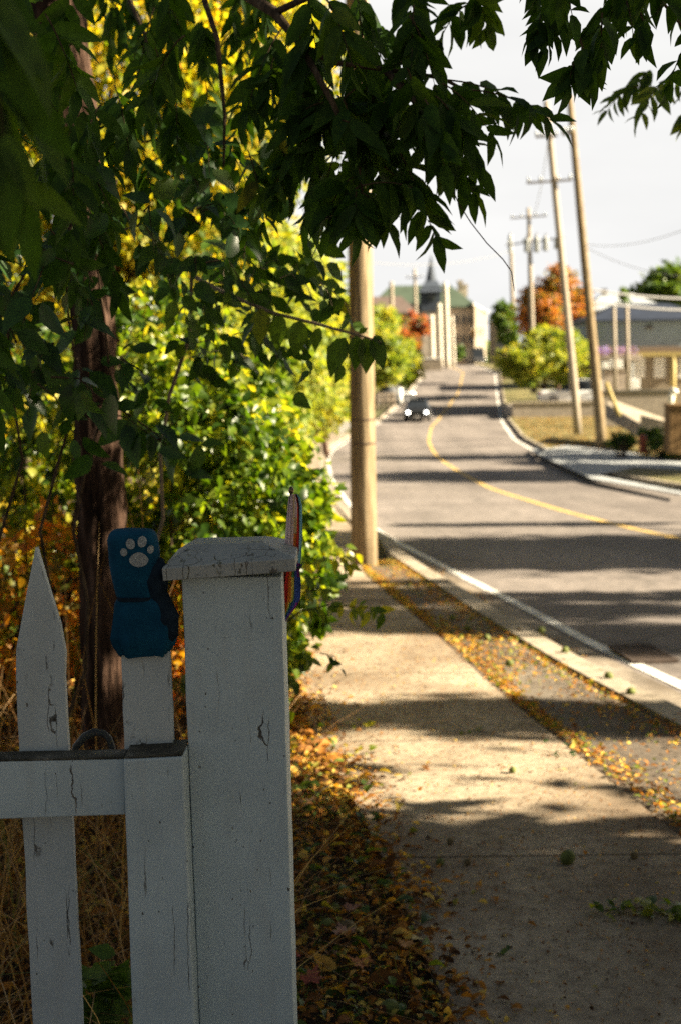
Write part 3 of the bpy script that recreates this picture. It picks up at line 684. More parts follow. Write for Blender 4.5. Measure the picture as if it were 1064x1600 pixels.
# ================================================================ CAR AND PARKED VEHICLES
M['glass'] = plain('dark_car_glass', (.02, .024, .03), .2, .4, 0, 3, .1, 0)
M['tyre'] = plain('tyre_rubber', (.02, .02, .02), .9)
M['rim'] = plain('alloy', (.4, .4, .42), .35, .5, .8)
M['headlamp'] = emit('lit_headlamp', (1, .97, .9), 3)
M['chrome'] = plain('chrome_trim', (.45, .45, .46), .25, .5, .9)
M['tail'] = plain('red_lamp_glass', (.3, .02, .02), .2)
def car(name, label, loc, rz, paint, lit=False, H=1.45, L=4.6, W=1.8, cat='car', van=False, grp=None):
    t = thing(name, label, cat, tuple(loc), grp); t.rotation_euler[2] = rz
    hw = W/2; f = -L/2; b = L/2
    if van: st = [(f, .78, .35, .75, 0, .6), (f+.15, .92, .28, .95, 0, .6), (f+.8, 1, .26, 1.05, 0, .7), (f+1.3, 1, .26, 1.08, H*.97, .8), (0, 1, .26, 1.1, H, .84), (b-.2, 1, .26, 1.1, H, .84), (b, .96, .32, 1.05, H*.94, .8)]
    else: st = [(f, .74, .36, .62, 0, .6), (f+.12, .9, .25, .74, 0, .6), (f+.6, .99, .22, .84, 0, .66), (f+1.25, 1, .22, .93, 0, .7), (f+1.75, 1, .22, .95, H*.78, .74), (f+2.2, 1, .22, .96, H, .68), (f+3.0, 1, .22, .97, H*.99, .68), (f+3.65, 1, .22, .98, H*.82, .70), (f+4.05, .98, .24, 1.0, 0, .7), (b-.1, .93, .28, .95, 0, .65), (b, .84, .38, .85, 0, .6)]
    def body_ring(s):
        y, k, zb, zs, zt, tw = s; wv = hw*k
        return [(-wv*.93, y, zb), (-wv, y, zb+.12), (-wv, y, zs-.12), (-wv*.94, y, zs), (wv*.94, y, zs), (wv, y, zs-.12), (wv, y, zb+.12), (wv*.93, y, zb)]
    mb = MB(); rings = [body_ring(s) for s in st]; n = 8
    mb.add([tuple(Vector(p)+Vector(t.location)) for r in rings for p in r], [(j*n+i, j*n+(i+1) % n, (j+1)*n+(i+1) % n, (j+1)*n+i) for j in range(len(st)-1) for i in range(n)]+[tuple(range(n))[::-1], tuple(range((len(st)-1)*n, len(st)*n))])
    mb.build('body', paint, t, bevel=.03, seg=2)
    cab = [s for s in st if s[4] > 0]; i0 = st.index(cab[0]); pre, post_ = st[i0-1], st[min(len(st)-1, st.index(cab[-1])+1)]
    cr_ = [(pre[0]+.05, .86, pre[3]-.02, pre[3]+.02)]+[(s[0], s[5], s[3]-.05, s[4]) for s in cab]+([(post_[0]-.05, .84, post_[3]-.03, post_[3]+.01)] if not van else [])
    mb = MB(); rg = []
    for (y, k, zb, zt) in cr_: rg += [(-hw*.9, y, zb), (-hw*(k+.06), y, max(zb+.01, zt-.10)), (-hw*k*.85, y, zt), (hw*k*.85, y, zt), (hw*(k+.06), y, max(zb+.01, zt-.10)), (hw*.9, y, zb)]
    rg = [tuple(Vector(p)+Vector(t.location)) for p in rg]
    mb.add(rg, [(j*6+i, j*6+(i+1) % 6, (j+1)*6+(i+1) % 6, (j+1)*6+i) for j in range(len(cr_)-1) for i in range(6)]+[tuple(range(6))[::-1], tuple(range((len(cr_)-1)*6, len(cr_)*6))])
    mb.build('cabin_glass', M['glass'], t, bevel=.015)
    mb = MB(); yr0, yr1 = cab[1][0], cab[-2][0] if len(cab) > 2 else cab[-1][0]
    mb.box(Vector(t.location)+Vector((0, (yr0+yr1)/2, H-.005)), (W*.60, yr1-yr0+.35, .05)); mb.build('roof', paint, t, bevel=.02)
    for sx in (-1, 1):
        for yy in (f+.85, b-.95):
            c = Vector(t.location)+Vector((sx*(hw-.11), yy, .32))
            mb = MB(); mb.tube([c-Vector((.11, 0, 0)), c-Vector((.09, 0, 0)), c+Vector((.09, 0, 0)), c+Vector((.11, 0, 0))], [.28, .32, .32, .28], 20); wv = mb.build('wheel', M['tyre'], t)
            mb = MB(); mb.tube([c+Vector((sx*.10, 0, 0)), c+Vector((sx*.125, 0, 0))], [.2, .17], 12); mb.build('rim', M['rim'], wv)
        c = Vector(t.location)+Vector((sx*hw*.66, f+.035, .62 if not van else .72))
        mb = MB(); mb.tube([c+Vector((0, .08, 0)), c, c-Vector((0, .05, 0))], [.10, .09, .06], 16); mb.build('headlight', M['headlamp'] if lit else M['chrome'], t, smooth=True)
        c = Vector(t.location)+Vector((sx*hw*.78, b-.01, .82)); mb = MB(); mb.box(c, (.3, .06, .14)); mb.build('tail_light', M['tail'], t, bevel=.02)
        c = Vector(t.location)+Vector((sx*(hw+.08), f+1.75, 1.0)); mb = MB(); mb.box(c, (.18, .1, .13)); mb.build('mirror', paint, t, bevel=.03)
    mb = MB(); mb.box(Vector(t.location)+Vector((0, f-.005, .58)), (W*.42, .06, .16)); gr = mb.build('grille', M['tyre'], t, bevel=.01)
    mb = MB(); mb.box(Vector(t.location)+Vector((0, f+.0, .33)), (W*.78, .14, .16)); mb.build('bumper', M['tyre'], t, bevel=.03)
    mb = MB(); mb.box(Vector(t.location)+Vector((0, f-.075, .37)), (.34, .02, .12)); mb.build('number_plate', M['white_line'], t)
    for o in t.children_recursive:
        pass
    return t
black_p = plain('black_car_paint', (.012, .013, .015), .45, .3, 0, 3, .1, 0)
grey_p = plain('dark_grey_car_paint', (.07, .07, .075), .3, .6, .2, 3, .1, 0)
white_p = plain('white_car_paint', (.7, .7, .7), .3, .5, 0, 3, .05, 0)
cp = G(652, 657, -.12); car('sedan', 'black car driving towards us with its headlights on', (cp.x, cp.y, cp.z), R(-4), black_p, True)
c = P(743, 568, 212); car('parked_van', 'dark van standing by the stone building at the road crest', (c.x, c.y, float(zf(212))-.1), R(8), grey_p, False, 2.5, 5.2, 2.0, 'van', True)
c = G(605, 632); car('parked_car', 'dark car parked off the left roadside under the yellow bush', (c.x, c.y, c.z), R(-60), grey_p, False)

# ================================================================ BUILDINGS
def boxw(mb, x0, x1, y0, y1, z0, z1): mb.box(((x0+x1)/2, (y0+y1)/2, (z0+z1)/2), (x1-x0, y1-y0, z1-z0))
def px(p, Y): v = P(*p, Y); return v.x, v.z
def hip(mb, x0, x1, y0, y1, z0, z1, inset, ov=.4, th=.25):
    x0 -= ov; x1 += ov; y0 -= ov; y1 += ov; ym = (y0+y1)/2
    mb.add([(x0, y0, z0), (x1, y0, z0), (x1, y1, z0), (x0, y1, z0), (x0, y0, z0+th), (x1, y0, z0+th), (x1, y1, z0+th), (x0, y1, z0+th), (x0+inset, ym, z1), (x1-inset, ym, z1)],
           [(3, 2, 1, 0), (0, 1, 5, 4), (1, 2, 6, 5), (2, 3, 7, 6), (3, 0, 4, 7), (4, 5, 9, 8), (6, 7, 8, 9), (5, 6, 9), (7, 4, 8)])
def window(par, x, z, w_, h_, y, fm, gm, side=False):
    mb = MB(); 
    if side: mb.box((x, y, z), (.16, w_, h_))
    else: mb.box((x, y, z), (w_, .16, h_))
    o = mb.build('window', fm, par)
    mb = MB()
    for s in (-1, 1):
        if side: mb.box((x-.06, y+s*w_*.22, z), (.1, w_*.36, h_*.84))
        else: mb.box((x+s*w_*.22, y-.06, z), (w_*.36, .1, h_*.84))
    mb.build('pane', gm, o)
def stonemat(name, c0, c1, mortar, sc=1.2):
    m, nt, b = mat(name, .9); br = N(nt, 'ShaderNodeTexBrick', i_Scale=sc); br.inputs['Color1'].default_value = (*c0, 1); br.inputs['Color2'].default_value = (*c1, 1); br.inputs['Mortar'].default_value = (*mortar, 1)
    br.inputs['Brick Width'].default_value = .7; br.inputs['Row Height'].default_value = .32; br.inputs['Mortar Size'].default_value = .02
    t = N(nt, 'ShaderNodeTexCoord'); mm = N(nt, 'ShaderNodeMapping'); mm.inputs['Rotation'].default_value = (R(90), 0, 0); nt.links.new(t.outputs['Object'], mm.inputs[0]); nt.links.new(mm.outputs[0], br.inputs['Vector'])
    nt.links.new(mixc(nt, 1.0, br.outputs['Color'], ramp(nt, noise(nt, t.outputs['Object'], .5, 5), [(.3, g1(.75)), (.7, g1(1.2))]), 'MULTIPLY'), b.inputs['Base Color']); return m
M['stone'] = stonemat('rubble_stone', (.58, .50, .40), (.46, .38, .30), (.60, .54, .46))
M['green_roof'] = plain('green_copper_roof', (.06, .085, .06), .7, .3, 0, .8, .2, 0)
M['slate'] = plain('dark_slate_roof', (.055, .07, .10), .7, .3, 0, 2, .25, 0)
M['brown_roof'] = plain('dark_brown_roof', (.12, .09, .08), .85, .2, 0, 2, .25, 0)
M['cream'] = plain('cream_stucco', (.27, .23, .175), .9, .2, 0, 1, .1, 0)
M['stone_trim'] = plain('pale_trim', (.55, .52, .46), .8)
M['win'] = plain('dark_window_glass', (.05, .055, .065), .15, .6, 0, 1, .2, 0)
Y = 228
hall = thing('stone_hall', 'stone town hall with green hipped roof and dark spire at the end of the road', 'building', (P(690, 560, Y).x, Y, float(zf(Y))))
xa, _ = px((580, 500), Y); xb, ze = px((741, 481), Y); _, zr = px((720, 446), Y); z0 = float(zf(Y))-1
mb = MB(); boxw(mb, xa, xb, Y, Y+16, z0, ze); mb.build('wall', M['stone'], hall)
mb = MB(); hip(mb, xa, xb, Y, Y+16, ze, zr+.5, 3.8, .5); rf = mb.build('roof', M['green_roof'], hall)
for cx in (718, 725.5):
    x, zt = px((cx, 438 if cx < 720 else 444), Y+8); mb = MB(); boxw(mb, x-.4, x+.4, Y+7.5, Y+8.5, zr-1.5, zt); boxw(mb, x-.5, x+.5, Y+7.4, Y+8.6, zt-.35, zt-.1); mb.build('chimney', M['stone'], rf)
for wx in (712, 723, 733):
    for wz in (500, 530, 553):
        x, z = px((wx, wz), Y); window(hall, x, z, .62 if wx != 722 else .7, 1.45, Y-.03, M['stone_trim'], M['win'])
# square dark dormer tower with the spire
x0, zt = px((655, 443), Y-4); x1, zb = px((690, 486), Y-4); mb = MB()
boxw(mb, x0+.3, x1-.3, Y-4, Y, z0, zb); mb.build('tower_wall', M['stone'], hall)
mb = MB(); boxw(mb, x0+.2, x1-.2, Y-4.1, Y+.1, zb, zt-.6)
xm, _ = px((673, 442), Y-2)
mb.add([(x0-.2, Y-4.5, zt-1.3), (x1+.2, Y-4.5, zt-1.3), (x1+.2, Y+.5, zt-1.3), (x0-.2, Y+.5, zt-1.3), (xm-.9, Y-2.9, zt+.5), (xm+.9, Y-2.9, zt+.5), (xm+.9, Y-1.1, zt+.5), (xm-.9, Y-1.1, zt+.5)],
       [(3, 2, 1, 0), (4, 5, 6, 7), (0, 1, 5, 4), (1, 2, 6, 5), (2, 3, 7, 6), (3, 0, 4, 7)]); mb.build('tower_roof', M['slate'], hall)
_, zs = px((674, 398), Y-2); mb = MB(); mb.tube([(xm, Y-2, zt+.3), (xm, Y-2, zt+.9), (xm, Y-2, zs)], [.95, .8, .03], 8); mb.build('spire', M['slate'], hall)
x, z = px((673, 462), Y-4); window(hall, x, z, 1.3, 1.4, Y-4.15, M['green_roof'], M['win'])
# sunlit side wall of the hall, built as a cream wing angled into the sun
xw0, zw = px((741, 476), Y-3); xw1, _ = px((771, 500), Y-3)
wing = thing('hall_side_wing', 'sunlit side wall of the stone hall, built as a cream wing on its right', 'building', (xw1, Y-3, float(zf(Y))))
mb = MB(); A_, B_, C_, D_ = (xw0, Y-3), (xw1, Y+9), (xw1-3, Y+20), (xw0, Y+20)
zz_ = lambda q, z: (q[0], q[1], z)
mb.add([zz_(A_, z0), zz_(B_, z0), zz_(C_, z0), zz_(D_, z0), zz_(A_, zw), zz_(B_, zw-.9), zz_(C_, zw-.9), zz_(D_, zw)], [(0, 1, 5, 4), (1, 2, 6, 5), (2, 3, 7, 6), (3, 0, 4, 7), (4, 5, 6, 7), (3, 2, 1, 0)]); mb.build('wall', M['cream'], wing)
mb = MB(); mb.add([(xw0-.25, Y-3.6, zw+.01), (xw1+.4, Y+8.6, zw-.95), (xw1-2.8, Y+20.3, zw-.95), (xw0-.25, Y+20.3, zw+.01), (xw0-.25, Y-3.6, zw+.25), (xw1+.4, Y+8.6, zw-.7), (xw1-2.8, Y+20.3, zw+.9), (xw0-.25, Y+20.3, zw+1.2)], [(0, 1, 5, 4), (1, 2, 6, 5), (2, 3, 7, 6), (3, 0, 4, 7), (4, 5, 6, 7), (3, 2, 1, 0)]); mb.build('roof', M['stone_trim'], wing)
for f_, dz in ((.3, 2.2), (.62, 2.2), (.3, 5.2), (.62, 5.2)):
    c = Vector((xw0+(xw1-xw0)*f_+.06, Y-3+12*f_-.02, float(zf(Y))+dz)); an = math.atan2(12, xw1-xw0); mb = MB(); mb.box(c, (1.3, .16, 1.5), 0, an); o_ = mb.build('window', M['stone_trim'], wing); mb = MB(); mb.box(c+Vector((.06, -.02, 0)), (1.0, .14, 1.25), 0, an); mb.build('pane', M['win'], o_)
x, z = px((739, 521), Y-6); t = thing('traffic_light', 'yellow traffic signal hanging before the stone hall', 'traffic light', (x, Y-6, float(zf(Y-6))))
mb = MB(); mb.box((x, Y-6, z), (.55, .4, 1.3)); mb.build('housing', plain('signal_yellow', (.65, .36, .04), .5), t, bevel=.05)
mb = MB(); mb.tube([(x-.1, Y-5.7, float(zf(Y))-.3), (x-.1, Y-5.7, z+.9)], .09, 8); mb.build('post', M['metal'], t, smooth=True)
mb = MB()
for dz in (-.4, 0, .4): mb.tube([(x, Y-6.19, z+dz), (x, Y-6.27, z+dz)], .14, 12)
mb.build('lens', M['tyre'], t)
# dark roofed building left of the hall
Y = 200; xl, zl = px((560, 492), Y); xr, _ = px((650, 492), Y); _, zt = px((600, 461), Y)
h2 = thing('brown_house', 'low building with a dark brown roof behind the left roadside trees', 'building', (xl, Y, float(zf(Y))))
mb = MB(); boxw(mb, xl, xr, Y, Y+10, -2, zl); mb.build('wall', M['brown_roof'], h2)
mb = MB(); hip(mb, xl, xr, Y, Y+10, zl, zt, 2.2, .3); mb.build('roof', M['brown_roof'], h2)
x, z = px((655, 520), Y); window(h2, xr-1, z, .8, 1.2, Y-.03, M['stone_trim'], M['win'])
# row of shops right of the crest
Y = 214
for i, (a, b, zt_, mm, nm) in enumerate([(772, 789, 503, 'cream', 'narrow cream shop front at the crest right of the dark van'), (789, 800, 512, 'stone', 'small brown shop beside the narrow cream shop')]):
    x0, z1 = px((a, zt_), Y); x1, _ = px((b, zt_), Y); t = thing('shop', nm, 'building', (x0, Y, -1)); mb = MB(); boxw(mb, x0, x1-.02, Y, Y+8, -2, z1); mb.build('wall', M[mm], t)
    mb = MB(); boxw(mb, x0-.1, x1+.08, Y-.3, Y+8.2, z1+.01, z1+.25); mb.build('cornice', M['brown_roof'], t)
    x, z = px(((a+b)/2, zt_+14), Y); window(t, x, z, .9, 1.3, Y-.03, M['stone_trim'], M['win'])
    x, z = px(((a+b)/2, zt_+38), Y); window(t, x, z, 1.1, 1.9, Y-.03, M['stone_trim'], M['win'])

# right: blue grey clad building with navy hipped roof
M['clad'] = plain('blue_grey_cladding', (.27, .33, .38), .8, .2, 0, 1, .08, 0)
M['navy_roof'] = plain('navy_shingle_roof', (.02, .028, .05), .85, .2, 0, 1.2, .25, 0)
M['grey_roof'] = plain('pale_metal_roof', (.42, .45, .49), .5, .4, .2, .6, .1, 0)
M['yellow'] = plain('yellow_paint', (.40, .32, .12), .6)
M['whitewall'] = plain('white_door_paint', (.84, .84, .82), .7, .3, 0, 2, .08, 0)
M['tan'] = plain('tan_masonry', (.38, .33, .28), .9, .2, 0, 3, .2, .3)
Y = 105
xl, zt = px((924, 503), Y); xr, zb = px((1120, 540), Y)
bl_ = thing('clad_building', 'blue grey building with navy hipped roof and white doors below', 'building', ((xl+xr)/2, Y, -2.3))
mb = MB(); boxw(mb, xl, xr, Y, Y+9, zb, zt); mb.build('upper_wall', M['clad'], bl_)
_, zr = px((990, 474), Y+4); mb = MB(); hip(mb, xl, xr, Y, Y+9, zt, zr, 3.0, .35, .12); mb.build('roof', M['navy_roof'], bl_)
x, z = px((1013, 512), Y); mb = MB(); mb.box((x, Y-.1, z), (.5, .2, .18)); mb.build('wall_lamp', M['dark_pole'], bl_)
_, zb2 = px((990, 552), Y); mb = MB(); boxw(mb, xl-.1, xr+.1, Y-.4, Y+9.1, zb2, zb-.003); mb.build('fascia', plain('brown_fascia', (.20, .15, .11), .8), bl_)
_, zb3 = px((990, 557), Y); mb = MB(); boxw(mb, xl+.8, xr+.1, Y-.5, Y-.41, zb3, zb2+.05); mb.build('yellow_trim', M['yellow'], bl_)
mb = MB(); boxw(mb, xl, xr, Y+.6, Y+9, -2.6, zb2); mb.build('lower_wall', M['cream'], bl_)
for a, b in ((984, 1009), (1024, 1041), (1062, 1085)):
    x0, zd = px((a, 559), Y); x1, zq = px((b, 590), Y); mb = MB(); boxw(mb, x0, x1, Y+.5, Y+.597, zq, zd); dd = mb.build('door', M['whitewall'], bl_)
    mb = MB()
    for q in range(1, 4): boxw(mb, x0+.03, x1-.03, Y+.47, Y+.499, zq+(zd-zq)*q/4-.02, zq+(zd-zq)*q/4+.02)
    mb.build('door_seam', M['metal'], dd)
for a in (1055,):
    x, zd = px((a, 556), Y-1); mb = MB(); mb.tube([(x, Y-.3, -2.5), (x, Y-.3, zb2)], .2, 10); mb.build('yellow_column', M['yellow'], bl_, smooth=True)
Y = 135; xl, zt = px((918, 486), Y); xr, _ = px((1040, 486), Y); _, zr = px((970, 458), Y+4)
b2 = thing('grey_roofed_building', 'building with a pale grey hipped roof behind the navy roof', 'building', ((xl+xr)/2, Y, -2))
mb = MB(); boxw(mb, xl, xr, Y, Y+9, -2, zt); mb.build('wall', M['clad'], b2); mb = MB(); hip(mb, xl, xr, Y, Y+9, zt, zr, 2.5, .3, .1); rf = mb.build('roof', M['grey_roof'], b2)
x, z = px((944, 456), Y+4); mb = MB(); boxw(mb, x-.25, x+.25, Y+4, Y+4.5, z-1, z+.3); mb.build('vent', M['dark_pole'], rf)
for i, (a, b) in enumerate((((961, 608), (958.5, 480)), ((981, 608), (978.5, 475)))):
    p, q = P(*a, 90), P(*b, 90); t = thing('steel_post', ('left' if i == 0 else 'right')+' one of two slim grey posts in front of the blue grey building', 'post', tuple(p), 'pair of slim grey posts')
    mb = MB(); mb.tube([p-Vector((0, 0, .5)), q], [.13, .11], 10); mb.build('shaft', M['far_pole'], t, smooth=True); mb = MB(); mb.tube([q, q+Vector((0, 0, .08))], [.15, .1], 10); mb.build('cap', M['metal'], t)
# yard objects
def wbox(name, label, cat, a, b, Y, D, m, bev=.03, grp=None):
    p, q = P(*a, Y), P(*b, Y); x0, x1 = sorted((p.x, q.x)); z0, z1 = sorted((p.z, q.z))
    mb = MB(); boxw(mb, x0, x1, Y, Y+D, z0, z1); o = mb.build(name, M[m], None, bevel=bev); return tag(o, label, cat, grp)
def wall(name, label, cat, a, b, Y, D, m, capm, z_drop=1.0):
    p, q = P(*a, Y), P(*b, Y); x0, x1 = sorted((p.x, q.x)); z0, z1 = sorted((p.z, q.z)); t = thing(name, label, cat, ((x0+x1)/2, Y, z0))
    mb = MB(); boxw(mb, x0, x1, Y, Y+D, z0-z_drop, z1-.12); mb.build('wall_body', M[m], t, bevel=.02)
    mb = MB(); boxw(mb, x0-.06, x1+.06, Y-.06, Y+D+.06, z1-.118, z1); mb.build('coping', M[capm], t, bevel=.02); return t
wall('retaining_wall', 'long low concrete wall behind the lawn and the leaning poles', 'wall', (800, 652), (931, 627), 97, .6, 'tan', 'kerb')
wall('retaining_wall', 'brown masonry wall at the edge of the raised parking yard', 'wall', (938, 640), (1052, 609), 84, .6, 'tan', 'dark_top')
wall('retaining_wall', 'square block pier behind the leaning poles', 'wall', (934, 608), (981, 577), 104, .6, 'tan', 'kerb')
c = P(902, 631, 101); q0, q1 = P(800, 640, 98), P(1010, 640, 98); mb = MB(); boxw(mb, q0.x, q1.x, 97.65, 103.9, c.z-1.5, c.z-.005); struct(mb.build('raised_yard', M['tan']))
silver = plain('silver_truck_paint', (.66, .68, .70), .4, .5, 0, 3, .1, 0)
car('pickup', 'silver vehicle parked side on behind the long low concrete wall', (c.x, c.y, c.z), R(90), silver, False, 1.72, 5.6, 1.9, 'truck')
c = P(958, 588, 118); car('parked_van', 'white van parked before the blue grey building near the block pier', (c.x, c.y, P(958, 600, 118).z), R(70), white_p, False, 2.2, 5.0, 1.9, 'van', True)
# sloping ramp wall and light slab
t = thing('loading_ramp', 'pale concrete ramp sloping down to the lawn with a yellow striped post', 'ramp', tuple(P(1000, 660, 66)))
mb = MB(); mb.hexa([P(944, 652, 66), P(996, 684, 60), P(1010, 668, 60), P(946, 630, 68), P(952, 646, 72), P(1050, 665, 66), P(1040, 655, 66), P(960, 626, 74)]); mb.build('ramp_slab', M['kerb'], t, bevel=.03)
mb = MB(); mb.hexa([P(998, 676, 58), P(1046, 690, 58), P(1046, 660, 58), P(1000, 648, 58), P(998, 676, 60), P(1046, 690, 60), P(1046, 660, 60), P(1000, 648, 60)]); mb.build('ramp_wall', M['tan'], t, bevel=.03)
p, q = P(967, 650, 62), P(946, 598, 62); mb = MB(); mb.tube([p, q], .1, 10); o = mb.build('leaning_bollard', M['yellow'], None, smooth=True); tag(o, 'thin yellow post leaning beside the foot of the dark pole', 'bollard')
# wooden box / post at right edge
p = P(1052, 690, 48); t = thing('timber_planter', 'brown timber box post at the right edge above the dark shrubs', 'planter', tuple(p))
a, b = P(1046, 690, 48), P(1100, 632, 48); M['timber'] = barkmat('brown_timber', (.10, .06, .03), (.20, .125, .06), (.28, .18, .09), (1, 1, .1), 25, .004)
mb = MB(); 
for k in range(6): x0 = a.x+(b.x-a.x)*k/6; boxw(mb, x0, x0+(b.x-a.x)/6-.015, 48, 48.9, a.z-.4, b.z-.05)
mb.build('boards', M['timber'], t, bevel=.006); mb = MB(); boxw(mb, a.x-.04, b.x+.04, 47.95, 48.95, b.z-.047, b.z+.02); mb.build('lid', M['timber'], t, bevel=.01)
# hydrant
p = P(1003, 704, 50); t = thing('fire_hydrant', 'small red fire hydrant among the dark shrubs on the right', 'fire hydrant', tuple(p)); M['red'] = plain('red_hydrant_paint', (.26, .06, .035), .5)
s = P(1003, 678, 50).z-p.z
mb = MB(); mb.tube([p+Vector((0, 0, s*f_)) for f_ in (-.1, .04, .05, .62, .64, .70, .72, .88, .97, 1)], [.17, .17, .12, .12, .16, .16, .13, .12, .06, .03], 14); mb.build('barrel', M['red'], t, smooth=False)
for sx in (-1, 1): mb = MB(); mb.tube([p+Vector((0, 0, s*.5)), p+Vector((sx*.2, 0, s*.5))], [.07, .08], 10); mb.build('nozzle', M['yellow'], t)
# white pipe + white things
p, q = P(1046, 640, 82), P(1050, 608, 82); mb = MB(); mb.tube([p, p.lerp(q, .7), q, q+Vector((.25, 0, -.2))], .16, 8); o = mb.build('vent_pipe', M['whitewall'], None, smooth=True); tag(o, 'short white bent pipe by the end of the brown masonry wall', 'pipe')
for i, (a, b, lab) in enumerate([((986, 608), (999, 592), 'white bin in front of the first white door'), ((941, 576), (950, 566), 'small white crate on the block pier, left of another'), ((954, 576), (972, 562), 'larger white crate on the block pier near the slim posts')]):
    wbox('white_crate' if i else 'white_bin', lab, 'crate' if i else 'bin', a, b, 99, 1, 'whitewall')
# left roadside: guard posts, low brick pillar, dark wooden rail fence
fen = thing('wooden_rail_fence', 'dark low rail fence on the left roadside beyond the near pole', 'fence', tuple(P(605, 632, 112)))
for k in range(5): p, q = P(589+k*8, 634, 112+k), P(589+k*8, 612, 112+k); mb = MB(); mb.tube([p-Vector((0, 0, .3)), q], .13, 8); mb.build('fence_post', M['dark_pole'], fen)
for zz in (617, 625): mb = MB(); mb.tube([P(587, zz, 112), P(623, zz-1, 116)], .08, 6); mb.build('fence_rail', M['dark_pole'], fen)
M['brick'] = stonemat('pink_brick', (.42, .24, .18), (.36, .19, .15), (.45, .40, .35), 2)
wall('brick_wall', 'short pinkish brick wall under the yellow bushes left of the near pole', 'wall', (515, 634), (549, 604), 78, .5, 'brick', 'dark_pole')
pick = thing('pale_rail_fence', 'pale low fence along the left side of the curve', 'fence', tuple(P(540, 665, 70)))
for k in range(5): p, q = P(528+k*5.5, 670-k*4, 68+k*3), P(528+k*5.5, 634-k*3, 68+k*3); mb = MB(); boxw(mb, p.x-.07, p.x+.07, p.y, p.y+.14, p.z-.4, q.z); mb.build('fence_post', M['whitewall'], pick)
for zz in (640, 652): mb = MB(); mb.tube([P(526, zz, 68.1), P(552, zz-14, 80.1)], .07, 6); mb.build('fence_rail', M['whitewall'], pick)
p, q = P(624, 634, 105), P(624, 606, 105); mb = MB(); mb.tube([p, q], .2, 10); o = mb.build('marker_post', M['whitewall'], None, smooth=True); tag(o, 'short white post at the end of the dark rail fence', 'post')
wall('bridge_parapet', 'pale parapet on the left kerb at the road crest', 'wall', (652, 580), (690, 559), 180, 1.0, 'kerb', 'whitewall', .6)

# ================================================================ VEGETATION
def lobe(px_, py_, rx, ry, Y, ryd=None):   # crown lobe given by where it stands: centre, radii in photo pixels at distance Y
    m = mpp(Y); return (tuple(P(px_, py_, Y)), (rx*m, (ryd or (rx+ry)/2*m), ry*m))
def hanging(base, tip, nl=11, ll=.088, wl=.034, curl=.04, seed=None):
    """a pinnate (walnut) leaf: arched stalk, paired lance leaflets that droop"""
    base, tip = np.array(base, float), np.array(tip, float); v = tip-base; Ln = np.linalg.norm(v); side = unit(np.cross(v, RNG.normal(size=3)+np.array([0, -1.2, .3])))
    ts = np.linspace(.22, .97, nl); pos = []; d = []; L = []; W = []
    pts = [base+v*t+np.array([0, 0, 1])*curl*4*t*(1-t) for t in np.linspace(0, 1, 7)]
    for i, t in enumerate(ts):
        p = base+v*t+np.array([0, 0, 1])*curl*4*t*(1-t)
        for s in (-1, 1):
            dd = unit(side*s*.8+v/Ln*.45+np.array([0, 0, -.65])+RNG.normal(size=3)*.27)
            pos.append(p+v/Ln*s*.006); d.append(dd); k = .72+.42*math.sin(math.pi*min(1, .15+t*.85)); sc = k*(.9+.2*RNG.random()); L.append(ll*sc); W.append(wl*sc)
    pos.append(base+v*.98); d.append(unit(v/Ln+np.array([0, 0, -.4]))); L.append(ll*.95); W.append(wl*.9)
    return pts, np.array(pos), np.array(d), np.array(L), np.array(W)
class Spray:
    def __init__(s): s.mb = MB(); s.a = [[], [], [], [], [], []]
    def leaf(s, base, tip, **k):
        pts, p, d, L, W = hanging(base, tip, **k); s.mb.tube(pts, [.0022, .002, .0018, .0016, .0014, .001, .0007], 4, caps=False)
        n = unit(np.cross(d, RNG.normal(size=d.shape))*.5+np.array([0, -.7, .6])+RNG.normal(size=d.shape)*.35)
        tn = RNG.random()*.55+RNG.random(len(p))*.45
        for x, y in zip(s.a, (p, d, n, L, W, tn)): x.append(y)
    def simple(s, p, d, n, L, W, t):
        for x, y in zip(s.a, (p, d, n, L, W, t)): x.append(y)
    def build(s, nm, parent, lm, tw, tmpl=T_LANCE, twn='twigs'):
        p, d, n, L, W, t = [np.concatenate(x) for x in s.a]
        o = cloud(nm, M[lm], p, d, n, L, W, t, tmpl, parent)
        if s.mb.v:   # the fine stalks that carry the leaves belong to the foliage mesh
            q = s.mb.build(twn, M[tw], parent, smooth=True); bm = bmesh.new(); bm.from_mesh(o.data); k = len(bm.faces); bm.from_mesh(q.data)
            for i, f in enumerate(bm.faces):
                if i >= k: f.material_index = 1
            bm.to_mesh(o.data); bm.free(); o.data.materials.append(M[tw]); bpy.data.objects.remove(q)
        return o

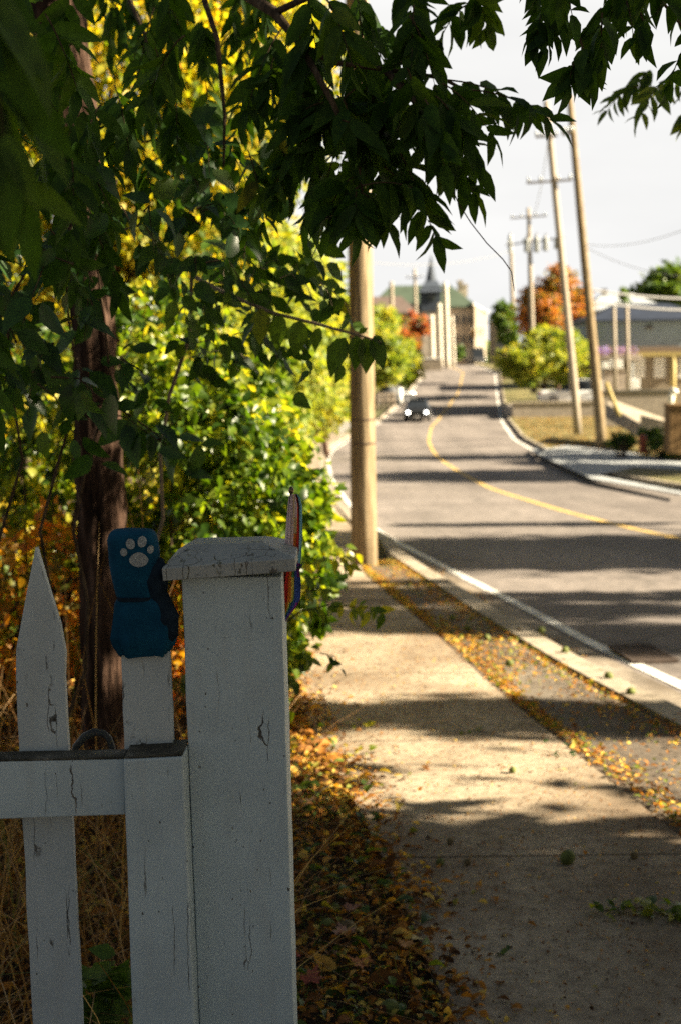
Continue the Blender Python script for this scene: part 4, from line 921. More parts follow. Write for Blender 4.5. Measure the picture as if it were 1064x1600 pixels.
# --- the walnut tree whose trunk stands behind the gate; its leaves hang over the picture
YT = 4.9
tb = P(166, 1270, YT); wt = thing('walnut_tree', 'dark walnut tree with furrowed reddish bark behind the picket gate', 'tree', (tb.x, YT, float(zf(YT))-.02))
mb = MB(); tp = [(168, 1290, 42), (166, 1170, 36), (164, 1000, 34), (160, 850, 36), (154, 700, 36), (150, 560, 33), (144, 430, 33), (128, 300, 33), (108, 150, 38), (86, 0, 42), (60, -260, 38), (40, -600, 34)]
ptsT = []; radT = []
for (a, b) in zip(tp[:-1], tp[1:]):
    for s in range(8): q = [x+(y-x)*s/8 for x, y in zip(a, b)]; ptsT.append(P(q[0]+1.6*math.sin(q[1]*.05), q[1], YT)); radT.append(q[2]*mpp(YT))
mb.tube(ptsT, radT, 56)
o = mb.build('trunk', M['bark'], wt, smooth=True)
for v in o.data.vertices:
    wx = v.co+Vector(wt.location)
    ii = min(range(0, len(ptsT), 4), key=lambda i: abs(ptsT[i].z-wx.z)); c = ptsT[ii]; an = math.atan2(wx.y-c.y, wx.x-c.x)
    r = mnoise.noise(Vector((math.cos(an)*3.2, math.sin(an)*3.2, wx.z*2.2)))+.6*abs(mnoise.noise(Vector((math.cos(an)*9, math.sin(an)*9, wx.z*4.5))))
    v.co += Vector((math.cos(an), math.sin(an), 0))*(r*.014)
mb = MB()
br = [[(86, 0, YT), (150, -120, 4.4), (300, -60, 3.6), (430, 20, 3.2), (470, 70, 3.1), (520, 98, 3.05), (600, 108, 3.0), (690, 122, 3.0), (742, 150, 3.0)],
      [(108, 150, YT), (60, 60, 4), (-40, -60, 3.0), (60, -220, 2.0), (160, -160, 1.5)], [(470, 70, 3.1), (520, 160, 3.0), (560, 250, 3.0), (566, 300, 3.0)],
      [(600, 108, 3.0), (650, 160, 2.95), (672, 230, 2.95), (690, 250, 2.95)], [(300, -60, 3.6), (340, 60, 3.4), (352, 180, 3.35), (350, 260, 3.3)], [(150, -120, 4.4), (230, 60, 3.9), (250, 200, 3.7)],
      [(430, 20, 3.2), (600, -60, 2.9), (760, -100, 2.8), (900, -80, 2.7), (1000, -40, 2.7), (1080, 60, 2.7)]]
for b_ in br: mb.tube([P(*q) for q in b_], [.008*(1-.7*i/(len(b_)-1)) if b_ is not br[0] else .020*(1-.85*min(1, i/4))+.001*(8-i) for i in range(len(b_))], 7)
mb.build('branch', M['twig'], wt, smooth=True)
# explicit hanging leaves (photo px of base, tip, distance)
sp = Spray()
ex = [((735, 140), (858, 186), 3.0), ((700, 125), (830, 172), 3.05), ((690, 130), (764, 205), 2.95), ((680, 150), (722, 214), 2.9), ((660, 160), (748, 262), 2.95), ((670, 225), (738, 300), 3.0), ((640, 130), (700, 240), 2.95),
      ((620, 110), (676, 250), 3.0), ((562, 300), (604, 350), 3.0), ((566, 290), (660, 300), 2.95), ((600, 260), (672, 352), 3.0), ((562, 290), (520, 352), 3.0), ((560, 270), (512, 330), 3.05), ((620, 230), (680, 372), 3.0), ((556, 300), (556, 360), 2.95),
      ((520, 130), (478, 205), 3.1), ((510, 160), (452, 196), 3.1), ((520, 190), (462, 240), 3.1), ((500, 100), (446, 160), 3.2), ((480, 210), (430, 290), 3.2), ((500, 230), (480, 340), 3.15), ((520, 250), (500, 345), 3.1)]
for a, b, Yd in ex: sp.leaf(P(*a, Yd), P(*b, Yd-.03+.06*RNG.random()), nl=5, ll=.084, wl=.030, curl=.012)
def fill(sp, poly, Y0, Y1, n, lenr=(90, 200), ll=.085, wl=.034, dirx=(-60, 70), nl=6):
    """hang pinnate leaves through the volume seen between Y0 and Y1 (poly: photo outline)"""
    xs_ = [p[0] for p in poly]; ys_ = [p[1] for p in poly]; c = 0
    while c < n:
        x, y = random.uniform(min(xs_), max(xs_)), random.uniform(min(ys_), max(ys_)); ins = False; j = len(poly)-1
        for i in range(len(poly)):
            if (ys_[i] > y) != (ys_[j] > y) and x < (xs_[j]-xs_[i])*(y-ys_[i])/(ys_[j]-ys_[i])+xs_[i]: ins = not ins
            j = i
        if not ins: continue
        Yd = random.uniform(Y0, Y1); l = random.uniform(*lenr)*3.0/Yd; dx = random.uniform(*dirx)
        sp.leaf(P(x, y, Yd), P(x+dx, y+l*random.uniform(.55, 1), Yd+random.uniform(-.1, .1)), nl=nl, ll=ll, wl=wl, curl=.02); c += 1
fill(sp, [(410, -60), (700, -60), (650, 60), (725, 120), (690, 210), (610, 220), (560, 230), (500, 180), (430, 60)], 2.85, 3.3, 19, (110, 190), .084, .032)
fill(sp, [(690, -80), (740, -80), (745, 10), (700, 30)], 2.9, 3.2, 3, (40, 70), .07, .03)
fill(sp, [(520, 130), (640, 130), (650, 260), (600, 260), (530, 250)], 2.85, 3.2, 6, (90, 140), .084, .031)
fill(sp, [(-160, -120), (460, -120), (470, 60), (400, 160), (-100, 160)], 3.0, 4.4, 14, (130, 230), .085, .030)
fill(sp, [(-160, 60), (200, 60), (200, 320), (60, 520), (-160, 520)], 2.6, 4.3, 22, (130, 220), .085, .031)
fill(sp, [(230, 60), (430, 80), (420, 260), (330, 300), (210, 240)], 3.2, 4.3, 8, (110, 180), .075, .029)
fill(sp, [(30, -60), (190, -60), (180, 280), (60, 300)], 2.8, 3.9, 11, (130, 210), .085, .030)
fill(sp, [(120, -60), (460, -60), (450, 160), (150, 200)], 3.4, 4.6, 12, (120, 200), .075, .027)
fill(sp, [(400, 0), (470, 0), (470, 250), (420, 300)], 3.2, 3.8, 8, (60, 120), .06, .024)
for i in range(12):   # close leaves, out of focus
    x, y = random.uniform(-260, 0), random.uniform(-200, 20)
    Yd = random.uniform(1.0, 1.7); sp.leaf(P(x, y, Yd), P(x+random.uniform(0, 90), y+random.uniform(150, 330), Yd), nl=5, ll=.09, wl=.030, curl=.01)
fill(sp, [(820, -140), (1120, -140), (1120, 10), (1000, 40), (940, 20), (850, -10)], 2.3, 2.9, 15, (60, 110), .060, .023)
for a, b, Yd in [((882, 10), (852, 75), 2.6), ((900, 90), (888, 130), 2.4), ((940, 20), (938, 90), 2.4), ((905, 60), (922, 120), 2.4), ((1000, 20), (1010, 60), 2.6), ((1075, 60), (1045, 130), 2.7), ((850, 0), (838, 60), 2.6)]:
    sp.leaf(P(*a, Yd), P(*b, Yd), nl=4, ll=.058, wl=.027, curl=.004)
sp.build('leaflets', wt, 'walnut_leaf', 'twig')
mb = MB(); mb.tube([P(x, y, 2.95) for x, y in [(708, 300), (716, 318), (735, 348), (760, 380), (785, 405), (799, 425), (803, 455)]], [.0012]*6+[.0006], 5)
mb.build('tendril', M['twig'], wt, smooth=True)

# --- second tree off to the right of the frame: its sunlit leaves reach in at the top right, its shade covers the gate
def shade_tree(label, base, lobes, r0, ncl, per, L, grp='roadside shade trees'):
    return tree('shade_tree', label, 'tree', base, lobes, r0, 'green_leaf', ncl, per, L, .6, grp, T_DIA, spread=.36)
shade_tree('broad green tree right of the sidewalk shading the gate', (6.6, -.9, -.1), [((6.4, .7, 4.3), (1.6, 3.2, 1.0)), ((5.6, 1.05, 3.4), (1.9, 2.85, 1.5)), ((6.6, .85, 3.6), (1.6, 2.9, 1.6)), ((5.0, -.9, 3.0), (1.8, 2.4, 1.4)), ((5.2, .8, 2.5), (1.2, 2.6, 1.0))], .16, 2900, 32, .20)
shade_tree('tall thin crowned tree behind the broad green one', (9.5, .4, -.1), [((9.2, .2, 7.6), (2.2, 3.6, 1.9))], .14, 260, 24, .2)
shade_tree('slim green tree beyond the near shade tree on the road side', (9.6, 5.3, -.2), [((9.5, 5.35, 4.9), (1.2, .30, .8)), ((9.5, 5.3, 3.9), (.6, .25, .6))], .06, 130, 26, .14)
shade_tree('open crowned tree right of the road by the near bend', (15, 8.7, -.4), [((15, 7.8, 7.2), (2.2, .55, 1.5)), ((15, 9.2, 7.8), (2.0, .5, 1.0)), ((14.6, 10.3, 6.6), (1.5, .25, .6))], .10, 300, 24, .2)
shade_tree('large round tree across the road before the lawn', (17, 15.5, -.6), [((17, 15.0, 6.8), (3.4, 2.1, 2.0)), ((16, 20.3, 6.2), (1.3, .4, .8))], .18, 480, 30, .26)
shade_tree('tall tree across the road right of the lawn', (25, 41, -2), [((25, 40.8, 8.4), (4, 4.0, 2.2))], .25, 480, 30, .34)
shade_tree('medium tree beside the cross path', (22, 51, -2), [((22, 51.2, 4.2), (3, 3.6, 1.6))], .2, 300, 30, .3)
shade_tree('slender tree right of the leaning dark pole', (24, 57, -2), [((24, 57, 7.6), (3.6, 1.6, 1.8))], .2, 220, 26, .34)
sp = Spray(); t = thing('ash_tree', 'sunlit green leaves of a smaller tree reaching in at the top right corner', 'tree', (2.9, 3.75, 0))
mb = MB(); mb.tube([(2.9, 3.75, -.2), (2.86, 3.75, .9), (2.7, 3.85, 1.9), (2.45, 4.0, 2.9)], [.06, .05, .04, .025], 10); mb.build('trunk', M['bark'], t, smooth=True)
mb = MB(); mb.tube([(2.7, 3.85, 1.9), P(1230, 120, 4.5), P(1120, 90, 4.4), P(1030, 130, 4.3)], [.02, .012, .008, .004], 6); mb.tube([(2.45, 4.0, 2.9), P(1200, -40, 4.4), P(1080, -20, 4.2)], [.02, .01, .005], 6); mb.build('branch', M['twig'], t, smooth=True)
fill(sp, [(1020, 60), (1180, 20), (1240, 240), (1060, 190), (1010, 110)], 4.0, 4.8, 26, (60, 120), .07, .027)
fill(sp, [(1000, 110), (1050, 110), (1060, 180), (1000, 160)], 4.2, 4.4, 3, (40, 70), .055, .02)
fill(sp, [(1060, -200), (1260, -200), (1240, 60), (1080, 30)], 4.0, 4.8, 30, (60, 120), .07, .027)
sp.build('leaflets', t, 'green_leaf', 'twig')

# --- broad leaved saplings around the trunk and out over the pole
def twig_leaves(sp, pts, r, nleaf, L, Wk=.55, spread=.05, dr=.6, start=.15, nrm=(.1, -.7, .7)):
    pts = [Vector(p) for p in pts]; sp.mb.tube(pts, [r*(1-.75*i/(len(pts)-1)) for i in range(len(pts))], 5, caps=False)
    pp = []; dd = []
    for i in range(nleaf):
        f = (start+(1-start)*(i+RNG.random())/nleaf)*(len(pts)-1); k = min(int(f), len(pts)-2); p = pts[k].lerp(pts[k+1], f-k)
        pp.append(np.array(p)); tdir = np.array((pts[k+1]-pts[k]).normalized()); s = unit(np.cross(tdir, [0, -1, .3] if nrm[2] < 1 else [0, 0, 1]))*(1 if i % 2 else -1)
        dd.append(unit(s*.8+tdir*.4+np.array([0, 0, -dr])+RNG.normal(size=3)*.35))
    pp = np.array(pp)+RNG.normal(size=(nleaf, 3))*spread*.3; dd = np.array(dd)
    Ls = L*(.6+.6*RNG.random(nleaf)); n = unit(RNG.normal(size=dd.shape)*.5+np.array(nrm))
    sp.simple(pp, dd, n, Ls, Ls*Wk, RNG.random(nleaf)*.5+RNG.random()*.5)
sp = Spray(); t = thing('broadleaf_sapling', 'dark broad leaved sapling with glossy leaves hanging before the walnut trunk', 'sapling', tuple(P(60, 1380, 3.9)))
for (bx, by) in [(40, 1380), (90, 1380), (-40, 1380)]:
    sp.mb.tube([P(bx+22*math.sin(q*1.7+bx)+q*9, 1380-q*110, 4.0-.04*q) for q in range(11)], [.007-.0005*q for q in range(11)], 6)
for i in range(38):
    x, y, Yd = random.uniform(-60, 170), random.uniform(250, 600), random.uniform(3.0, 4.1); dx = random.uniform(-80, 110)
    twig_leaves(sp, [P(x, y, Yd), P(x+dx*.5, y-20+random.uniform(-10, 40), Yd), P(x+dx, y+random.uniform(20, 110), Yd-.05)], .003, 6, .085, .55)
for i in range(26):
    x, y, Yd = random.uniform(190, 400), random.uniform(180, 430), random.uniform(3.3, 4.4); dx = random.uniform(-60, 120)
    twig_leaves(sp, [P(x, y, Yd), P(x+dx*.5, y-10, Yd), P(x+dx, y+random.uniform(20, 90), Yd-.05)], .003, 6, .075, .62)
for (x, y, x2, y2) in [(150, 640, 250, 690), (190, 640, 300, 740), (120, 560, 145, 640), (60, 600, 110, 660), (100, 660, 150, 730), (190, 560, 250, 620), (230, 690, 320, 700)]:
    twig_leaves(sp, [P(x, y, 3.6), P((x+x2)/2, (y+y2)/2-12, 3.55), P(x2, y2, 3.5)], .003, 5, .10, .5)
sp.mb.tube([P(x, y, 3.4) for x, y in [(0, 485), (20, 460), (45, 420), (70, 392), (90, 388), (103, 394)]], .003, 5)
sp.build('leaves', t, 'big_leaf', 'twig', T_OVATE)
sp = Spray(); t = thing('arching_sapling', 'thin pale twig with drooping oval leaves arching in front of the near pole', 'sapling', tuple(P(250, 1260, 4.4)))
sp.mb.tube([P(300-14*q+12*math.sin(q*1.9), 430+q*95, 3.9+.06*q) for q in range(10)][::-1], .0055, 6)
sp.mb.tube([P(x, y, Yd) for x, y, Yd in [(300, 430, 3.9), (360, 462, 3.75), (430, 490, 3.65), (500, 507, 3.6), (545, 520, 3.6), (575, 528, 3.6), (596, 535, 3.6)]], [.006, .0055, .005, .0045, .0035, .0025, .001], 6)
for (bx, by, tx, ty) in [(556, 524, 556, 580), (570, 526, 574, 585), (580, 528, 602, 578), (582, 526, 603, 540), (560, 520, 575, 512), (540, 527, 512, 590), (535, 570, 525, 600), (470, 500, 460, 560), (440, 492, 430, 550), (410, 482, 405, 540), (500, 512, 490, 550)]:
    p, q = P(bx, by, 3.6), P(tx, ty, 3.6); dd = np.array([(q-p).normalized()]); l = (q-p).length
    sp.simple(np.array([p]), dd, np.array([[random.uniform(-.5, .5), -1, .25]]), np.array([l]), np.array([l*.58]), np.array([.5+.4*random.random()]))
for i in range(46):
    x, y, Yd = random.uniform(280, 490), random.uniform(400, 560), random.uniform(3.6, 4.8); dx = random.uniform(-30, 90)
    twig_leaves(sp, [P(x, y, Yd), P(x+dx*.5, y-8, Yd), P(x+dx, y+random.uniform(10, 60), Yd)], .002, 5, .062, .6)
for (x, y, dx) in [(495, 385, -8), (480, 420, -12), (500, 440, 15), (520, 455, 20), (475, 360, 10)]:
    twig_leaves(sp, [P(x, y, 3.8), P(x+dx, y+20, 3.8), P(x+dx*1.4, y+45, 3.8)], .002, 4, .055, .6)
sp.build('leaves', t, 'mid_leaf', 'pale_twig', T_OVATE)

# --- sunlit shrubs behind the post along the sidewalk
def shrub(label, base, lobes, lm, ncl, per, L, grp='shrubs behind the fence', Wr=.62, sr=.010, spread=.2, nst=9, **k):
    t = thing('shrub', label, 'shrub', base, grp); mb = MB()
    for c, r in lobes:
        for q in range(nst):
            e = Vector(c)+Vector([random.uniform(-.8, .8)*x for x in r]); b = Vector(base)+Vector((random.uniform(-.3, .3), random.uniform(-.3, .3), -.1))
            mb.tube([b, b.lerp(e, .4)+Vector((random.uniform(-.08, .08), 0, .12)), b.lerp(e, .75)+Vector((0, 0, .1)), e], [sr, sr*.75, sr*.45, sr*.15], 5)
    mb.build('stems', M['twig'], t, smooth=True)
    p, d, n, tt = tree_cloud(lobes, ncl, per, L, spread, .35, .35, **k); kk = len(p); Ls = L*(.6+.7*RNG.random(kk)); cloud('leaves', M[lm], p, d, n, Ls, Ls*Wr, tt, T_OVATE, t)
    return t
def gnd(px_, py_): g = G(px_, py_); return tuple(g)
shrub('bright yellow green shrub right behind the thick gate post', (-1.0, 6.6, -.05), [lobe(400, 790, 125, 130, 5.9, .8), lobe(330, 640, 110, 110, 6.0, .8), lobe(466, 830, 58, 60, 5.8, .4), lobe(425, 715, 50, 62, 6.2, .5)], 'shrub_leaf', 560, 17, .050, spread=.16)
shrub('lower leafy shrub spilling over the sidewalk edge beside the flag', (-.62, 5.7, -.05), [lobe(450, 960, 50, 70, 5.3, .3), lobe(470, 900, 60, 50, 5.4, .3), lobe(400, 940, 90, 150, 5.6, .5), lobe(440, 1035, 34, 36, 5.2, .25)], 'shrub_leaf', 230, 14, .052)
shrub('tall yellow green shrub behind the blue mitten', (-1.5, 6.6, -.1), [lobe(260, 780, 120, 170, 6.4, .8), lobe(230, 560, 110, 130, 6.6, .8), lobe(60, 680, 110, 150, 6.8, .8)], 'shrub_leaf', 480, 17, .052, spread=.16)
shrub('bronze tinted shrub low behind the pointed picket', (-1.8, 6.2, -.1), [lobe(60, 930, 150, 150, 6.0, .8), lobe(230, 990, 120, 130, 6.1, .7), lobe(350, 1010, 90, 100, 6.2, .5), lobe(-120, 950, 130, 160, 6.0, .8)], 'brown_shrub', 330, 16, .05)
shrub('green shrub further along the sidewalk left of the near pole', (-1.5, 9.5, -.2), [lobe(385, 650, 70, 90, 9.0, 1.2), lobe(370, 720, 100, 110, 8.6, 1.2), lobe(478, 800, 34, 46, 8.8, .6)], 'shrub_leaf', 380, 18, .065)
shrub('golden shrub beyond the bronze one', (-3.2, 8.6, -.2), [lobe(120, 800, 190, 200, 8.2, 1.2), lobe(-80, 760, 160, 240, 8.4, 1.2), lobe(300, 900, 120, 120, 8.0, .8)], 'yellow_leaf', 300, 18, .075)
# sprig reaching over the sidewalk
sp = Spray(); t = thing('overhanging_sprig', 'thin leafy sprig reaching from the shrub out over the sidewalk', 'twig', tuple(P(445, 960, 4.6)))
twig_leaves(sp, [P(x, y, 4.5) for x, y in [(430, 985), (470, 955), (510, 946), (548, 948), (578, 950), (596, 958)]], .004, 24, .055, .5, .03, .5)
twig_leaves(sp, [P(x, y, 4.5) for x, y in [(430, 940), (470, 925), (500, 920), (515, 932)]], .003, 9, .055, .5, .03, .5)
twig_leaves(sp, [P(x, y, 4.4) for x, y in [(436, 1010), (462, 1020), (485, 1030)]], .003, 9, .05, .5, .03, .6)
twig_leaves(sp, [P(x, y, 4.4) for x, y in [(500, 1020), (524, 1026), (530, 1050)]], .002, 5, .045, .5, .02, .6)
twig_leaves(sp, [P(x, y, 4.6) for x, y in [(440, 900), (490, 880), (540, 870), (548, 880)]], .003, 12, .05, .5, .03, .6)
sp.build('leaves', t, 'shrub_leaf', 'twig', T_OVATE)

# --- trees behind: yellow crown filling the upper left, roadside trees, far trees
def far_tree(label, base_px, Y, lobes, lm, ncl, per, L, r0=.15, grp=None, nm='tree', sp_=.28):
    b = P(*base_px, Y); return tree(nm, label, 'tree', (b.x, Y, float(zf(Y))-.05), lobes, r0, lm, ncl, per, L, .62, grp, T_DIA, spread=sp_)
far_tree('large yellow autumn tree filling the upper left behind the walnut leaves', (180, 860), 14, [lobe(150, 160, 260, 220, 14, 2), lobe(350, 120, 170, 190, 14.5, 1.6), lobe(-60, 330, 200, 220, 14, 2), lobe(260, 330, 150, 150, 14, 1.4), lobe(440, 60, 90, 110, 15, 1), lobe(430, 200, 60, 90, 15, .8)], 'yellow_leaf', 1500, 42, .085, .16, 'trees left of the road')
far_tree('yellow green tree behind the shrubs left of the near pole', (330, 800), 20, [lobe(300, 480, 170, 150, 20, 2), lobe(120, 560, 200, 160, 20, 2.4), lobe(420, 470, 80, 110, 21, 1.4), lobe(430, 590, 90, 90, 21, 1.4)], 'yg_leaf', 900, 36, .11, .14, 'trees left of the road')
far_tree('pale yellow tree just left of the near pole', (470, 720), 36, [lobe(480, 520, 75, 90, 36, 2.4), lobe(440, 450, 80, 80, 37, 2.6), lobe(515, 540, 45, 70, 36, 1.6), lobe(400, 390, 60, 60, 38, 2), lobe(500, 620, 40, 50, 35, 1.6)], 'yg_leaf', 800, 34, .18, .16, 'trees left of the road')
far_tree('low yellow bush hanging over the pink brick wall', (510, 660), 60, [lobe(500, 610, 36, 48, 60, 2), lobe(535, 590, 30, 40, 62, 2), lobe(470, 640, 36, 40, 58, 1.6)], 'yg_leaf', 220, 22, .34, .12, 'trees left of the road')
far_tree('yellow green tree right of the near pole above the rail fence', (610, 610), 120, [lobe(600, 560, 34, 42, 120, 3), lobe(630, 565, 24, 36, 124, 2.6), lobe(595, 505, 22, 32, 126, 2.6), lobe(560, 530, 28, 50, 122, 2.6)], 'yg_leaf', 420, 34, .4, .18, 'trees left of the road')
far_tree('red leaved tree under the thin crossarm pole', (632, 570), 150, [lobe(620, 512, 13, 20, 150, 2.2), lobe(641, 514, 12, 22, 152, 2.2), lobe(658, 508, 10, 14, 152, 1.6), lobe(634, 535, 18, 16, 150, 2)], 'red_leaf', 240, 30, .4, .14, 'trees left of the road')
far_tree('tall orange maple behind the leaning poles', (870, 600), 125, [lobe(872, 470, 32, 46, 125, 3), lobe(850, 500, 34, 40, 123, 3), lobe(893, 505, 26, 44, 125, 3), lobe(834, 472, 20, 24, 126, 2), lobe(872, 432, 12, 20, 125, 1.2), lobe(905, 470, 14, 26, 125, 2)], 'orange_leaf', 700, 34, .34, .2, 'trees right of the road')
far_tree('rounded yellow green tree in front of the orange maple', (850, 625), 104, [lobe(850, 556, 46, 34, 104, 2.6), lobe(810, 565, 32, 26, 103, 2), lobe(888, 558, 30, 38, 104, 2), lobe(850, 528, 24, 20, 104, 1.6), lobe(822, 585, 24, 18, 103, 1.6)], 'yg_leaf', 700, 34, .27, .16, 'trees right of the road')
far_tree('small dark green tree at the road crest behind the yellow green tree', (785, 560), 150, [lobe(786, 492, 14, 22, 150, 2), lobe(794, 520, 12, 22, 148, 2)], 'green_leaf', 100, 20, .5, .14, 'trees right of the road')
far_tree('green tree rising behind the houses at the right edge', (1040, 560), 170, [lobe(1040, 450, 30, 32, 170, 4), lobe(1075, 452, 34, 40, 170, 4), lobe(1006, 464, 24, 18, 170, 3)], 'green_leaf', 260, 24, .8, .25, 'trees right of the road', sp_=.3)
far_tree('small conifer like tree in front of the pale grey roof', (974, 520), 128, [lobe(974, 462, 5, 12, 128, .6), lobe(974, 482, 8, 12, 128, .8)], 'green_leaf', 40, 16, .4, .1, 'trees right of the road')
far_tree('small dark bush at the foot of the stone building', (717, 568), 205, [lobe(716, 548, 7, 12, 205, 1)], 'green_leaf', 24, 18, .5, .06, None, 'bush')
# shrubs at the right edge
for i, (lab, px_, lobes) in enumerate([('dark bush right of the hydrant at the right edge', (1040, 712), [lobe(1040, 694, 34, 20, 50, .8), lobe(1075, 690, 34, 26, 50, .8)]), ('low dark bush left of the red hydrant', (975, 700), [lobe(972, 688, 22, 12, 52, .6)]),
                                       ('spindly green bush on the lawn behind the hydrant', (1015, 690), [lobe(1018, 682, 18, 14, 54, .6)])]):
    b = P(*px_, 50); shrub(lab, (b.x, 50.5, float(zf(50))), lobes, 'green_leaf', 60, 18, .16, 'shrubs on the right verge', .6, .03, .3)
# distant wood at the horizon
p, d, n, tt = tree_cloud([((x, 330+random.uniform(-20, 40), -1+random.uniform(0, 1)), (12, 8, random.uniform(4, 7))) for x in range(-220, 320, 11)], 1800, 9, 2, .3)
k = len(p); tag(cloud('distant_trees', M['green_leaf'], p, d, n, 2.2*(.6+.6*RNG.random(k)), 1.7, tt, T_DIA), kind='stuff')

# ================================================================ GROUND COVER AND LITTER
def on_ground(n, xf, y0, y1, dz=.004):
    Yp = RNG.uniform(y0, y1, n); X = xf(Yp, n); return np.stack([X, Yp, zf(Yp)+dz], 1)
def litter(name, pos, L, lm='litter', tmpl=T_CURL, Wr=.55, up=.8, tshift=0, th=0):
    k = len(pos); d = RNG.normal(size=(k, 3)); d[:, 2] *= .22; n = RNG.normal(size=(k, 3))*.35+np.array([0, 0, up])
    Ls = L*(.45+.9*RNG.random(k)**1.5); o = cloud(name, M[lm], pos, d, n, Ls, Ls*Wr*(.7+.6*RNG.random(k)), np.clip(RNG.random(k)+tshift, 0, 1), tmpl); tag(o, kind='stuff'); return o
# thick litter between fence and sidewalk, piled a little
def xl_(Yp, n): return SL(Yp)+.02+.05*np.sin(Yp*5)-np.abs(RNG.normal(size=n))*.0-RNG.random(n)**1.15*2.6+.07*RNG.normal(size=n)
p = on_ground(32000, xl_, 2.3, 9); p[:, 2] += RNG.random(len(p))*.035*np.clip((SL(p[:, 1])+.15-p[:, 0])*4, 0, 1)
litter('leaf_litter', p, .030)
p = on_ground(2200, xl_, 2.3, 8, .03); litter('larger_fallen_leaves', p, .055)
p = on_ground(260, lambda Yp, n: SL(Yp)+.05-RNG.random(n)*.7, 2.4, 6, .035); litter('curled_green_leaves', p, .05, 'green_leaf', T_CURL, .5, .8, -.1)
p = on_ground(2600, lambda Yp, n: SL(Yp)+.02+RNG.exponential(.07, n)-.1, 2.6, 9); litter('verge_edge_leaves', p, .03)
p = on_ground(2600, lambda Yp, n: SL(Yp)+RNG.random(n)*(SR(Yp)-SL(Yp)), 2.4, 12, .003); litter('scattered_leaves', p, .013)
p = on_ground(9000, lambda Yp, n: SL(Yp)+RNG.random(n)*(SR(Yp)-SL(Yp)), 2.4, 9, .002); litter('ground_debris', p, .008, tshift=-.25)
p = on_ground(5200, lambda Yp, n: SR(Yp)+.05+.09*np.abs(RNG.normal(size=n))*(1+.6*np.sin(Yp*1.7))*np.clip((15-Yp)/6, .15, 1)-.03, 3, 14, .004); litter('leaves_along_sidewalk_edge', p, .026, tshift=.22)
p = on_ground(2200, lambda Yp, n: KB(Yp)-.14-.11*np.abs(RNG.normal(size=n)), 3, 14, .004); litter('leaves_along_kerb', p, .026, tshift=.2)
p = on_ground(2600, lambda Yp, n: SR(Yp)+RNG.random(n)*(KB(Yp)-SR(Yp)), 3, 14, .0); litter('leaves_on_boulevard', p, .022, tshift=.15)
p = on_ground(2600, lambda Yp, n: KB(Yp)+.03+np.abs(RNG.normal(size=n))*.12*(.6+.5*np.sin(Yp*2.3)), 4, 15, -.115); litter('gutter_leaves', p, .028, tshift=.05)
# green ground cover sprigs in the litter
p = on_ground(1500, lambda Yp, n: SL(Yp)-.02-RNG.random(n)*.5, 2.8, 7, .01); keep = (np.sin(p[:, 1]*4.1+p[:, 0]*3) > .55); p = p[keep]; litter('green_ground_cover', p, .035, 'green_leaf', T_OVATE, .5, .8)
# dry grass and stems behind the gate
def blades(name, n, xf, y0, y1, hmin, hmax, lm, w=.004, lean=.5):
    Yp = RNG.uniform(y0, y1, n); X = xf(Yp, n); mbp = []; base = np.stack([X, Yp, zf(Yp)-.02], 1); h = RNG.uniform(hmin, hmax, n)
    ln = RNG.normal(size=(n, 2))*lean; V = []; F = []; tint = []
    ts = np.linspace(0, 1, 6)
    tn = RNG.random(n); side = unit(np.stack([RNG.normal(size=n), RNG.normal(size=n)*.4, np.zeros(n)], 1))
    S = []
    for t in ts:
        c = base+np.stack([ln[:, 0]*h*t*t, ln[:, 1]*h*t*t, h*(t-.35*t*t*np.linalg.norm(ln, axis=1))], 1); ww = w*(1-t*.85); S.append(c-side*ww); S.append(c+side*ww)
    V = np.stack(S, 1).reshape(-1, 3); faces = []
    for i in range(5): faces.append(np.array([2*i, 2*i+1, 2*i+3, 2*i+2]))
    idx = (np.arange(n)[:, None, None]*12+np.array(faces)[None]).reshape(-1)
    me = bpy.data.meshes.new(name); me.vertices.add(len(V)); me.vertices.foreach_set('co', V.ravel().astype(np.float32)); me.loops.add(len(idx)); me.loops.foreach_set('vertex_index', idx.astype(np.int32))
    me.polygons.add(n*5); me.polygons.foreach_set('loop_start', (np.arange(n*5)*4).astype(np.int32)); me.update(calc_edges=True)
    a = me.attributes.new('tint', 'FLOAT', 'POINT'); a.data.foreach_set('value', np.repeat(tn, 12).astype(np.float32)); me.materials.append(M[lm])
    o = bpy.data.objects.new(name, me); COL.objects.link(o); return tag(o, kind='stuff')
blades('dry_grass', 2400, lambda Yp, n: -.12-Yp*.02-RNG.random(n)*2.2, 2.6, 5.4, .15, .7, 'dry', .003, .8)
blades('dry_tall_stems', 130, lambda Yp, n: -.35-RNG.random(n)*2.4, 3.2, 6.2, .7, 1.35, 'dry', .003, .25)
blades('verge_grass', 500, lambda Yp, n: SL(Yp)-.05-RNG.random(n)*.35, 2.6, 5.5, .04, .13, 'green_leaf', .0016, .7)
blades('lawn_grass', 9000, lambda Yp, n: RK(Yp)+.3+RNG.random(n)*6, 50, 98, .04, .14, 'dry', .02, .5)
# a leafy weed between stile and picket
sp = Spray(); t = thing('leafy_weed', 'low green weed growing between the gate stile and the picket', 'plant', tuple(G(175, 2100)) if False else (P(175, 1600, 2.9).x, 2.9, .0))
for i in range(9):
    a = P(random.uniform(140, 200), 1700, 2.9); b = P(random.uniform(130, 215), random.uniform(1490, 1620), 2.85); twig_leaves(sp, [Vector((t.location.x+random.uniform(-.02, .02), 2.9, 0)), Vector((t.location.x, 2.9, 0)).lerp(b, .6), b], .003, 7, .06, .6, .02, .2, .5)
sp.build('leaves', t, 'green_leaf', 'twig', T_OVATE)

